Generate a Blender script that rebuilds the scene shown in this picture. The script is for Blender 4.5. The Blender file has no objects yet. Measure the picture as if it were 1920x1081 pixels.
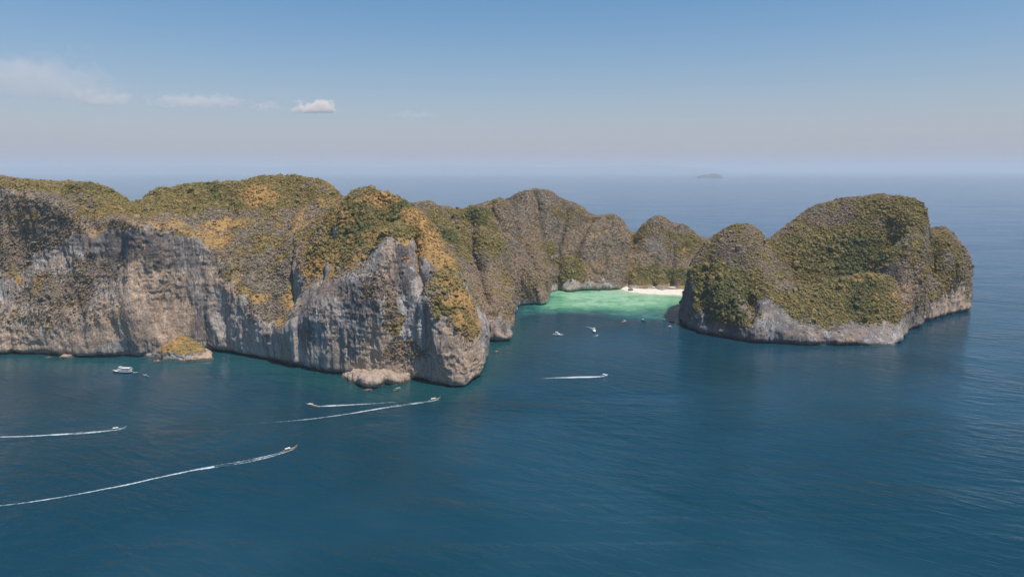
import bpy, math, random
import numpy as np
from mathutils import Vector, Matrix

R = math.radians
random.seed(7)
np.random.seed(7)
scene = bpy.context.scene
COL = scene.collection

# ------------------------------------------------------------------ camera
CAM_H = 220.0
FPX = 1251.0                      # focal length in pixels of a 1920 px wide frame
PITCH = R(10.07)
cam_data = bpy.data.cameras.new("camera")
cam_data.sensor_width = 36.0
cam_data.lens = 36.0 * FPX / 1920.0
cam_data.clip_start = 1.0
cam_data.clip_end = 250000.0
cam = bpy.data.objects.new("camera", cam_data)
COL.objects.link(cam)
cam.location = (0, 0, CAM_H)
cam.rotation_euler = (R(90) - PITCH, 0, 0)
scene.camera = cam

# ------------------------------------------------------------------ light
SUN_EL = R(66)
SUN_AZ = R(124)                    # clockwise from +Y (the view direction): sun to the right, a little behind the viewer
world = bpy.data.worlds.new("World")
scene.world = world
world.use_nodes = True
wn = world.node_tree
wn.nodes.clear()
w_out = wn.nodes.new("ShaderNodeOutputWorld")
w_bg = wn.nodes.new("ShaderNodeBackground")
w_sky = wn.nodes.new("ShaderNodeTexSky")
w_sky.sky_type = 'NISHITA'
w_sky.sun_disc = False
w_sky.sun_elevation = SUN_EL
w_sky.sun_rotation = SUN_AZ
w_sky.altitude = 200
w_sky.air_density = 1.0
w_sky.dust_density = 0.6
w_sky.ozone_density = 2.5
SKY = 0.118
w_bg.inputs[1].default_value = SKY
# dusty tropical air: the sky pales to a mauve grey in the last degrees above the horizon, all the way round
w_tc = wn.nodes.new("ShaderNodeTexCoord")
w_sep = wn.nodes.new("ShaderNodeSeparateXYZ")
wn.links.new(w_tc.outputs['Generated'], w_sep.inputs[0])
w_mr = wn.nodes.new("ShaderNodeMath"); w_mr.operation = 'MULTIPLY'; w_mr.inputs[1].default_value = -1 / 0.145
w_mx = wn.nodes.new("ShaderNodeMath"); w_mx.operation = 'MAXIMUM'; w_mx.inputs[1].default_value = 0
wn.links.new(w_sep.outputs[2], w_mx.inputs[0]); wn.links.new(w_mx.outputs[0], w_mr.inputs[0])
w_ex = wn.nodes.new("ShaderNodeMath"); w_ex.operation = 'EXPONENT'
wn.links.new(w_mr.outputs[0], w_ex.inputs[0])
w_am = wn.nodes.new("ShaderNodeMath"); w_am.operation = 'MULTIPLY'; w_am.inputs[1].default_value = 1.0
wn.links.new(w_ex.outputs[0], w_am.inputs[0])
w_mix = wn.nodes.new("ShaderNodeMix"); w_mix.data_type = 'RGBA'
w_hs = wn.nodes.new("ShaderNodeHueSaturation"); w_hs.inputs['Saturation'].default_value = 1.45; w_hs.inputs['Hue'].default_value = .493
wn.links.new(w_sky.outputs[0], w_hs.inputs['Color'])
wn.links.new(w_am.outputs[0], w_mix.inputs[0]); wn.links.new(w_hs.outputs[0], w_mix.inputs[6])
w_mix.inputs[7].default_value = (.405 / SKY, .375 / SKY, .44 / SKY, 1)
wn.links.new(w_mix.outputs[2], w_bg.inputs[0])
wn.links.new(w_bg.outputs[0], w_out.inputs[0])

sun_data = bpy.data.lights.new("sun", 'SUN')
sun_data.energy = 5.0
scene.view_settings.exposure = 0.0
sun_data.angle = R(0.53)
sun_data.color = (1.0, 0.93, 0.84)
sun = bpy.data.objects.new("sun", sun_data)
COL.objects.link(sun)
sdir = Vector((math.sin(SUN_AZ) * math.cos(SUN_EL), math.cos(SUN_AZ) * math.cos(SUN_EL), math.sin(SUN_EL)))
sun.rotation_euler = sdir.to_track_quat('Z', 'Y').to_euler()
sun.location = (300, 300, 900)

scene.view_settings.view_transform = 'Standard'
scene.view_settings.look = 'None'
scene.view_settings.exposure = 0.0
scene.view_settings.gamma = 1.0
scene.render.engine = 'CYCLES'
scene.cycles.max_bounces = 12
scene.cycles.diffuse_bounces = 2
scene.cycles.glossy_bounces = 3
scene.cycles.transparent_max_bounces = 12
scene.cycles.volume_bounces = 10
scene.cycles.use_denoising = True

# ------------------------------------------------------------------ surveying helpers
cP, sP = math.cos(PITCH), math.sin(PITCH)

def sea_pt(px, py):
    """point of the sea level seen in a given direction"""
    u, v = (px - 960) / FPX, (540 - py) / FPX
    t = CAM_H / (sP - v * cP)
    return (u * t, (cP + v * sP) * t)

def pt(px, py, Y):
    """point at distance Y in front of the camera"""
    u, v = (px - 960) / FPX, (540 - py) / FPX
    t = Y / (cP + v * sP)
    return (u * t, Y, CAM_H - t * (sP - v * cP))

def project(P):
    x, y, z = P[:, 0], P[:, 1], P[:, 2] - CAM_H
    d = y * cP - z * sP
    up = y * sP + z * cP
    return 960 + FPX * x / d, 540 - FPX * up / d, d

# ------------------------------------------------------------------ noise
def _hash(ix, iy, iz, seed):
    h = (ix.astype(np.uint32) * np.uint32(374761393)) ^ (iy.astype(np.uint32) * np.uint32(668265263)) ^ (iz.astype(np.uint32) * np.uint32(2147483647 - 1013))
    h = h + np.uint32(seed * 7919 + 13)
    h = (h ^ (h >> np.uint32(13))) * np.uint32(1274126177)
    h = (h ^ (h >> np.uint32(16))) * np.uint32(2246822519)
    h = h ^ (h >> np.uint32(15))
    return (h & np.uint32(0xffff)).astype(np.float32) * np.float32(2 / 65535.0) - 1

def vnoise(x, y, z, seed=0):
    x = np.asarray(x, np.float32); y = np.asarray(y, np.float32); z = np.asarray(z, np.float32)
    x, y, z = np.broadcast_arrays(x, y, z)
    x, y = x * .8 - y * .6, x * .6 + y * .8
    xi, yi, zi = np.floor(x), np.floor(y), np.floor(z)
    fx, fy, fz = x - xi, y - yi, z - zi
    fx = fx * fx * (3 - 2 * fx); fy = fy * fy * (3 - 2 * fy); fz = fz * fz * (3 - 2 * fz)
    xi = xi.astype(np.int64); yi = yi.astype(np.int64); zi = zi.astype(np.int64)
    def c(a, b, d): return _hash(xi + a, yi + b, zi + d, seed)
    x00 = c(0, 0, 0) * (1 - fx) + c(1, 0, 0) * fx
    x10 = c(0, 1, 0) * (1 - fx) + c(1, 1, 0) * fx
    x01 = c(0, 0, 1) * (1 - fx) + c(1, 0, 1) * fx
    x11 = c(0, 1, 1) * (1 - fx) + c(1, 1, 1) * fx
    return (x00 * (1 - fy) + x10 * fy) * (1 - fz) + (x01 * (1 - fy) + x11 * fy) * fz

def fbm(x, y, z, octv=4, seed=0, gain=0.5):
    s, a, n = 0, 1.0, 0
    for o in range(octv):
        k = 2.03 ** o
        s = s + a * vnoise(x * k + o * 17.3, y * k - o * 9.1, z * k + o * 4.7, seed + o)
        n += a; a *= gain
    return s / n * 1.5

def ridged(x, y, z, octv=3, seed=0):
    s, a, n = 0, 1.0, 0
    for o in range(octv):
        k = 2.1 ** o
        s = s + a * (1 - 2 * np.abs(vnoise(x * k + o * 7.3, y * k + o * 3.1, z * k, seed + o)))
        n += a; a *= 0.5
    return s / n

def sstep(a, b, x):
    t = np.clip((x - a) / (b - a), 0, 1)
    return t * t * (3 - 2 * t)

# ------------------------------------------------------------------ terrain machinery
def chaikin(P, n=2):
    P = np.array(P, float)
    for _ in range(n):
        Q = np.roll(P, -1, 0)
        P = np.stack([P * .75 + Q * .25, P * .25 + Q * .75], 1).reshape(-1, 2)
    return P

def poly_sd(X, Y, P):
    """signed distance to a polygon, positive inside"""
    d2 = np.full(X.shape, 1e12, np.float32); ins = np.zeros(X.shape, bool)
    Q = np.roll(P, -1, 0)
    for (ax, ay), (bx, by) in zip(P, Q):
        ex, ey = bx - ax, by - ay
        L = ex * ex + ey * ey + 1e-9
        t = np.clip(((X - ax) * ex + (Y - ay) * ey) / L, 0, 1)
        dx, dy = X - ax - t * ex, Y - ay - t * ey
        d2 = np.minimum(d2, dx * dx + dy * dy)
        if ay != by:
            c = ((ay > Y) != (by > Y)) & (X < (bx - ax) * (Y - ay) / (by - ay) + ax)
            ins ^= c
    d = np.sqrt(d2)
    return np.where(ins, d, -d)

def rbf(C, lam=.02, c0=22.0):
    """smooth surface through surveyed points (multiquadric)"""
    C = np.array(C, float)
    n = len(C); S = 100.0; c2 = (c0 / S) ** 2
    xy = C[:, :2] / S
    K = -np.sqrt(((xy[:, None] - xy[None]) ** 2).sum(-1) + c2) - np.eye(n) * -lam
    A = np.zeros((n + 1, n + 1)); A[:n, :n] = K; A[:n, n] = 1; A[n, :n] = 1
    w = np.linalg.solve(A, np.r_[C[:, 2], 0])
    def ev(X, Y):
        X = X / S; Y = Y / S
        out = np.full(X.shape, w[n])
        for i in range(n):
            out = out - w[i] * np.sqrt((X - xy[i, 0]) ** 2 + (Y - xy[i, 1]) ** 2 + c2)
        return out.astype(np.float32)
    return ev

def fit_top(C, sky, X, Y, d, cot):
    """fit the summit surface, then correct it until its skyline has the surveyed height"""
    Xc, Yc, dc = X[::4, ::4], Y[::4, ::4], d[::4, ::4]
    C = list(C); auto = []
    for it in range(9):
        ev = rbf(C + auto)
        if not sky: break
        Z = np.minimum(ev(Xc, Yc), np.maximum(dc, 0) / cot)
        ok = dc > 2
        P3 = np.stack([Xc[ok], Yc[ok], Z[ok]], 1)
        px, py, dd = project(P3)
        for (sx, sy) in sky:
            m = np.nonzero(np.abs(px - sx) < 5)[0]
            if not len(m): continue
            k = m[np.argmin(py[m])]
            df = py[k] - (sy + 1.5)
            if abs(df) < 1.5: continue
            p = (float(P3[k, 0]), float(P3[k, 1]), float(P3[k, 2] + df / FPX * dd[k]))
            near = [q for q in auto if (q[0] - p[0]) ** 2 + (q[1] - p[1]) ** 2 < 14 ** 2]
            for q in near: auto.remove(q)
            base = [q for q in C if (q[0] - p[0]) ** 2 + (q[1] - p[1]) ** 2 < 10 ** 2]
            for q in base: C.remove(q)
            auto.append(p)
    return ev(X, Y)

def surface_nets(f, org, h):
    nx, ny, nz = f.shape
    s = f < 0
    cnt = np.zeros((nx - 1, ny - 1, nz - 1), np.int8)
    for a in (0, 1):
        for b in (0, 1):
            for c in (0, 1):
                cnt += s[a:nx - 1 + a, b:ny - 1 + b, c:nz - 1 + c]
    mixed = (cnt > 0) & (cnt < 8)
    ci, cj, ck = np.nonzero(mixed)
    n = len(ci)
    idx = np.full(mixed.shape, -1, np.int32)
    idx[ci, cj, ck] = np.arange(n)
    V = np.zeros((n, 3), np.float32); W = np.zeros(n, np.float32)
    cor = [(a, b, c) for a in (0, 1) for b in (0, 1) for c in (0, 1)]
    val = {q: f[ci + q[0], cj + q[1], ck + q[2]] for q in cor}
    for q in cor:
        for ax in range(3):
            if q[ax] == 0:
                r = list(q); r[ax] = 1; r = tuple(r)
                a, b = val[q], val[r]
                m = (a < 0) != (b < 0)
                t = np.where(m, a / np.where(m, a - b, 1), 0)
                for k in range(3):
                    V[:, k] += np.where(m, q[k] + (t if k == ax else 0), 0)
                W += m
    V /= W[:, None]
    V += np.stack([ci, cj, ck], 1)
    V = V * h + np.array(org, np.float32)
    quads = []
    for ax in range(3):
        sl0 = [slice(None)] * 3; sl1 = [slice(None)] * 3
        sl0[ax] = slice(0, -1); sl1[ax] = slice(1, None)
        d = s[tuple(sl0)] != s[tuple(sl1)]
        e = np.argwhere(d)
        o1, o2 = [(1, 2), (2, 0), (0, 1)][ax]
        ok = (e[:, o1] > 0) & (e[:, o2] > 0) & (e[:, o1] < f.shape[o1] - 1) & (e[:, o2] < f.shape[o2] - 1)
        e = e[ok]
        def g(a, b):
            c = e.copy(); c[:, o1] -= a; c[:, o2] -= b
            return idx[c[:, 0], c[:, 1], c[:, 2]]
        q = np.stack([g(1, 1), g(0, 1), g(0, 0), g(1, 0)], 1)
        fl = ~s[e[:, 0], e[:, 1], e[:, 2]]
        q[fl] = q[fl][:, ::-1]
        quads.append(q)
    Q = np.concatenate(quads)
    return V, Q[(Q >= 0).all(1)]

def vert_normals(V, Q):
    a = V[Q[:, 2]] - V[Q[:, 0]]; b = V[Q[:, 3]] - V[Q[:, 1]]
    fn = np.cross(a, b)
    N = np.zeros_like(V)
    for k in range(4):
        for c in range(3):
            N[:, c] += np.bincount(Q[:, k], fn[:, c], len(V))
    return N / (np.linalg.norm(N, axis=1, keepdims=True) + 1e-9)

def smooth_field(A, Q, n=3):
    nv = len(A)
    deg = np.bincount(Q.ravel(), minlength=nv)
    for _ in range(n):
        S = np.zeros_like(A)
        for k in range(4):
            j = (k + 1) % 4; i = (k + 3) % 4
            for c in range(A.shape[1]):
                S[:, c] += np.bincount(Q[:, k], A[Q[:, j], c] + A[Q[:, i], c], nv)
        A = .3 * A + .7 * S / np.maximum(deg * 2, 1)[:, None]
    return A

def np_mesh(name, V, Q, smooth=True):
    me = bpy.data.meshes.new(name)
    k = Q.shape[1]
    me.vertices.add(len(V)); me.vertices.foreach_set("co", np.ascontiguousarray(V, np.float32).ravel())
    me.loops.add(len(Q) * k); me.loops.foreach_set("vertex_index", np.ascontiguousarray(Q, np.int32).ravel())
    me.polygons.add(len(Q)); me.polygons.foreach_set("loop_start", np.arange(0, len(Q) * k, k, dtype=np.int32))
    me.polygons.foreach_set("loop_total", np.full(len(Q), k, np.int32))
    me.polygons.foreach_set("use_smooth", np.full(len(Q), smooth, bool))
    me.update(calc_edges=True); me.validate()
    return me

def add_attr(me, name, arr):
    if arr.ndim == 1:
        a = me.attributes.new(name, 'FLOAT', 'POINT'); a.data.foreach_set('value', arr.astype(np.float32))
    else:
        a = me.attributes.new(name, 'FLOAT_COLOR', 'POINT')
        c = np.ones((len(arr), 4), np.float32); c[:, :3] = arr
        a.data.foreach_set('color', c.ravel())

def link(name, data, parent=None, kind=None, label=None, cat=None, group=None):
    o = bpy.data.objects.new(name, data); COL.objects.link(o)
    if parent: o.parent = parent
    if kind: o["kind"] = kind
    if label: o["label"] = label
    if cat: o["category"] = cat
    if group: o["group"] = group
    return o

# ------------------------------------------------------------------ material helpers
class NT:
    def __init__(s, name):
        s.m = bpy.data.materials.new(name); s.m.use_nodes = True
        s.t = s.m.node_tree; s.t.nodes.clear()
        s.out = s.t.nodes.new("ShaderNodeOutputMaterial")
    def n(s, typ, **kw):
        d = s.t.nodes.new(typ)
        for k, v in kw.items(): setattr(d, k, v)
        return d
    def l(s, a, b): s.t.links.new(a, b)
    def setin(s, d, **kw):
        for k, v in kw.items():
            i = d.inputs[k.replace('_', ' ')] if k.replace('_', ' ') in d.inputs else d.inputs[int(k[1:])]
            if hasattr(v, 'is_output'): s.l(v, i)
            else: i.default_value = v
        return d
    def attr(s, name, typ='GEOMETRY'):
        return s.n("ShaderNodeAttribute", attribute_name=name, attribute_type=typ)
    def pos(s, scale=(1, 1, 1)):
        g = s.n("ShaderNodeNewGeometry"); m = s.n("ShaderNodeMapping")
        m.inputs['Scale'].default_value = scale
        s.l(g.outputs['Position'], m.inputs['Vector']); return m.outputs[0]
    def noise(s, vec, scale=1.0, detail=4, rough=.55, dist=0):
        d = s.n("ShaderNodeTexNoise"); s.l(vec, d.inputs['Vector'])
        d.inputs['Scale'].default_value = scale; d.inputs['Detail'].default_value = detail
        d.inputs['Roughness'].default_value = rough; d.inputs['Distortion'].default_value = dist
        return d.outputs[0]
    def ramp(s, fac, a, b, ca=0., cb=1.):
        d = s.n("ShaderNodeMapRange"); d.interpolation_type = 'SMOOTHSTEP'
        s.l(fac, d.inputs[0])
        for i, v in zip((1, 2, 3, 4), (a, b, ca, cb)): d.inputs[i].default_value = v
        return d.outputs[0]
    def mix(s, fac, a, b, blend='MIX'):
        d = s.n("ShaderNodeMix", data_type='RGBA', blend_type=blend)
        for k, v in ((0, fac), (6, a), (7, b)):
            if hasattr(v, 'is_output'): s.l(v, d.inputs[k])
            else: d.inputs[k].default_value = v if k == 0 else (*v, 1) if len(v) == 3 else v
        return d.outputs[2]
    def math(s, op, a, b=0.):
        d = s.n("ShaderNodeMath", operation=op)
        for k, v in ((0, a), (1, b)):
            if hasattr(v, 'is_output'): s.l(v, d.inputs[k])
            else: d.inputs[k].default_value = v
        return d.outputs[0]
    def bsdf(s, **kw):
        d = s.n("ShaderNodeBsdfPrincipled"); s.l(d.outputs[0], s.out.inputs[0])
        return s.setin(d, **kw)

def flat(name, col, rough=.6, metal=0., noise=.12, coat=0.):
    m = NT(name); p = m.pos()
    c = m.mix(m.ramp(m.noise(p, 1.5, 5), .3, .7), tuple(x * (1 - noise) for x in col), tuple(min(1, x * (1 + noise)) for x in col))
    b = m.bsdf(Base_Color=c, Roughness=rough, Metallic=metal)
    b.inputs['Coat Weight'].default_value = coat
    return m.m

def mat_terrain():
    m = NT("limestone_and_scrub_soil")
    P1 = m.pos((1, 1, 1)); PS = m.pos((1, 1, .09)); PS2 = m.pos((1, 1, .045))
    big = m.noise(m.pos((1, 1, .6)), .025, 4, .6)
    streak = m.noise(PS, .16, 6, .62, .4)
    streak2 = m.noise(PS2, .5, 5, .6, .3)
    fine = m.noise(P1, .45, 6, .65)
    g = m.mix(m.ramp(streak, .42, .58), (.22, .195, .185), (.48, .44, .40))
    g = m.mix(m.ramp(big, .38, .56), g, m.mix(.6, g, (.30, .24, .19)))
    slab = m.noise(m.pos((1, 1, .12)), .045, 4, .55, .5)
    g = m.mix(m.ramp(slab, .50, .58, 0, .55), g, (.56, .535, .51))
    g = m.mix(m.ramp(slab, .44, .36, 0, .5), g, (.14, .128, .13))
    tanm = m.attr('tan').outputs['Fac']
    tancol = m.mix(m.ramp(fine, .35, .65), (.37, .25, .17), (.60, .45, .33))
    tanf = m.ramp(m.math('ADD', tanm, m.math('MULTIPLY', m.math('SUBTRACT', streak2, .5), 1.6)), .35, .62)
    g = m.mix(tanf, g, tancol)
    g = m.mix(m.ramp(streak2, .56, .64, 0, .75), g, (.60, .575, .55))
    vz = m.attr('varnish').outputs['Fac']
    dk = m.math('ADD', m.math('MULTIPLY', streak2, .6), m.math('MULTIPLY', streak, .6))
    dk = m.ramp(m.math('ADD', dk, m.math('MULTIPLY', m.math('SUBTRACT', m.math('MINIMUM', vz, .9), .35), .26)), .65, .73, 0, .75)
    g = m.mix(dk, g, (.08, .076, .082))
    crk = m.noise(m.pos((1, 1, .35)), .22, 9, .72, 1.2)
    g = m.mix(m.ramp(crk, .34, .44, .6, 0), g, (.085, .075, .07))
    g = m.mix(m.ramp(m.noise(m.pos((1, 1, .5)), .05, 6, .7), .48, .62, 0, .62), g, (.35, .25, .19))
    # thin scrub clinging to the rock, deep soil where it is dense
    veg = m.attr('veg').outputs['Fac']
    vf = m.ramp(m.math('ADD', veg, m.math('MULTIPLY', m.math('SUBTRACT', m.noise(P1, .22, 5, .65), .5), 1.1)), .38, .6)
    soil = m.attr('soil').outputs['Color']
    soil = m.mix(m.ramp(fine, .35, .65), m.mix(1.0, soil, (.84, .83, .82), 'MULTIPLY'), m.mix(1.0, soil, (1.1, 1.08, 1.05), 'MULTIPLY'))
    c = m.mix(vf, g, soil)
    # tide-stained foot of the cliffs
    gz = m.n("ShaderNodeSeparateXYZ"); m.l(P1, gz.inputs[0])
    tz = m.math('ADD', gz.outputs[2], m.math('MULTIPLY', m.math('SUBTRACT', m.noise(P1, .12, 3), .5), 3.0))
    c = m.mix(m.ramp(tz, 1.4, 2.6, .85, 0), c, (.045, .05, .04))
    b = m.bsdf(Base_Color=c, Roughness=.92)
    b.inputs['Specular IOR Level'].default_value = .2
    bp = m.n("ShaderNodeBump"); bp.inputs['Strength'].default_value = 1.0; bp.inputs['Distance'].default_value = 2.4
    hgt = m.math('ADD', m.math('MULTIPLY', fine, .5), m.math('ADD', m.math('MULTIPLY', streak2, .7), m.math('MULTIPLY', crk, .9)))
    m.l(m.math('MULTIPLY', hgt, m.math('SUBTRACT', 1.0, m.math('MULTIPLY', vf, .72))), bp.inputs['Height']); m.l(bp.outputs[0], b.inputs['Normal'])
    return m.m

def mat_scrub():
    m = NT("scrub_leaves")
    t = m.attr('tint', 'INSTANCER').outputs['Color']
    oi = m.noise(m.pos(), .9, 2)
    c = m.mix(m.ramp(oi, .3, .7), m.mix(1.0, t, (.85, .85, .88), 'MULTIPLY'), m.mix(1.0, t, (1.15, 1.12, 1.08), 'MULTIPLY'))
    b = m.bsdf(Base_Color=c, Roughness=.8)
    b.inputs['Specular IOR Level'].default_value = .2
    tr = m.n("ShaderNodeBsdfTranslucent"); m.l(m.mix(1.0, c, (1.1, 1.15, .8), 'MULTIPLY'), tr.inputs[0])
    mx = m.n("ShaderNodeMixShader"); mx.inputs[0].default_value = .22
    m.l(b.outputs[0], mx.inputs[1]); m.l(tr.outputs[0], mx.inputs[2]); m.l(mx.outputs[0], m.out.inputs[0])
    return m.m

MT = mat_terrain(); MS = mat_scrub()

# ------------------------------------------------------------------ scrub scatter (geometry nodes)
def scrub_group():
    ng = bpy.data.node_groups.new("scrub_scatter", 'GeometryNodeTree')
    ng.interface.new_socket("Geometry", in_out='INPUT', socket_type='NodeSocketGeometry')
    ng.interface.new_socket("Geometry", in_out='OUTPUT', socket_type='NodeSocketGeometry')
    N = ng.nodes.new; L = ng.links.new
    gi, go = N('NodeGroupInput'), N('NodeGroupOutput')
    join = N('GeometryNodeGeometryToInstance')
    for v in range(5):
        ico = N('GeometryNodeMeshIcoSphere'); ico.inputs['Radius'].default_value = .8; ico.inputs['Subdivisions'].default_value = 2
        sp = N('GeometryNodeSetPosition'); nz = N('ShaderNodeTexNoise'); nz.noise_dimensions = '4D'
        nz.inputs['W'].default_value = v * 3.7; nz.inputs['Scale'].default_value = 1.6
        sub = N('ShaderNodeVectorMath'); sub.operation = 'SUBTRACT'; sub.inputs[1].default_value = (.5, .5, .5)
        mul = N('ShaderNodeVectorMath'); mul.operation = 'MULTIPLY'; mul.inputs[1].default_value = (1.5, 1.5, 1.1)
        L(nz.outputs['Color'], sub.inputs[0]); L(sub.outputs[0], mul.inputs[0])
        L(ico.outputs[0], sp.inputs[0]); L(mul.outputs[0], sp.inputs['Offset'])
        dp = N('GeometryNodeDistributePointsOnFaces'); dp.inputs['Density'].default_value = 1.6; dp.inputs['Seed'].default_value = v
        L(sp.outputs[0], dp.inputs[0])
        leaf = N('GeometryNodeMeshGrid')
        leaf.inputs['Size X'].default_value = .62; leaf.inputs['Size Y'].default_value = .5
        leaf.inputs['Vertices X'].default_value = 2; leaf.inputs['Vertices Y'].default_value = 2
        ip = N('GeometryNodeInstanceOnPoints'); rr = N('FunctionNodeRandomValue'); rr.data_type = 'FLOAT_VECTOR'
        rr.inputs[0].default_value = (-.55, -.55, 0); rr.inputs[1].default_value = (.55, .55, 6.28); rr.inputs['Seed'].default_value = v + 11
        L(dp.outputs[0], ip.inputs['Points']); L(leaf.outputs[0], ip.inputs['Instance']); L(rr.outputs[0], ip.inputs['Rotation'])
        re = N('GeometryNodeRealizeInstances'); L(ip.outputs[0], re.inputs[0])
        jg = N('GeometryNodeJoinGeometry'); L(sp.outputs[0], jg.inputs[0]); L(re.outputs[0], jg.inputs[0])
        ss = N('GeometryNodeSetShadeSmooth'); ss.inputs['Shade Smooth'].default_value = False
        L(jg.outputs[0], ss.inputs[0])
        sm = N('GeometryNodeSetMaterial'); sm.inputs['Material'].default_value = MS
        L(ss.outputs[0], sm.inputs[0]); L(sm.outputs[0], join.inputs[0])
    io = N('GeometryNodeInstanceOnPoints'); io.inputs['Pick Instance'].default_value = True
    L(gi.outputs[0], io.inputs['Points']); L(join.outputs[0], io.inputs['Instance'])
    a = N('GeometryNodeInputNamedAttribute'); a.data_type = 'FLOAT_VECTOR'; a.inputs[0].default_value = 'size'
    L(a.outputs[0], io.inputs['Scale'])
    r = N('GeometryNodeInputNamedAttribute'); r.data_type = 'FLOAT_VECTOR'; r.inputs[0].default_value = 'turn'
    L(r.outputs[0], io.inputs['Rotation'])
    L(io.outputs[0], go.inputs[0])
    return ng
SCRUB = scrub_group()

DRY = np.array((.32, .24, .165)); GREY = np.array((.27, .222, .168)); OLIVE = np.array((.26, .208, .082))
GREEN = np.array((.125, .13, .052)); OCHRE = np.array((.42, .265, .105)); BROWN = np.array((.315, .205, .13))

def veg_colour(P, green, grass, seed=0):
    x, y, z = P[:, 0], P[:, 1], P[:, 2]
    a = fbm(x / 45, y / 45, z / 45, 4, 31 + seed)
    b = fbm(x / 18, y / 18, z / 18, 3, 57 + seed)
    c = fbm(x / 6, y / 6, z / 6, 2, 91 + seed)
    w1 = sstep(-.35, .35, 1.3 * a + .2 * c)[:, None]
    col = DRY * (1 - w1) + GREY * w1
    w2 = sstep(.1, .6, b + .15 * c)[:, None]
    col = col * (1 - .6 * w2) + BROWN * .6 * w2
    g = np.clip(green + .38 * b + .12 * c, 0, 1)
    w3 = sstep(.25, .55, g)[:, None]
    w4 = sstep(.75, 1.15, g + .3 * a)[:, None]
    col = col * (1 - w3) + OLIVE * w3
    col = col * (1 - w4) + GREEN * w4
    w5 = .95 * sstep(.25, .9, grass + .42 * b + .16 * c)[:, None]
    col = col * (1 - w5) + OCHRE * w5
    return col, w5[:, 0]

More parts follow.
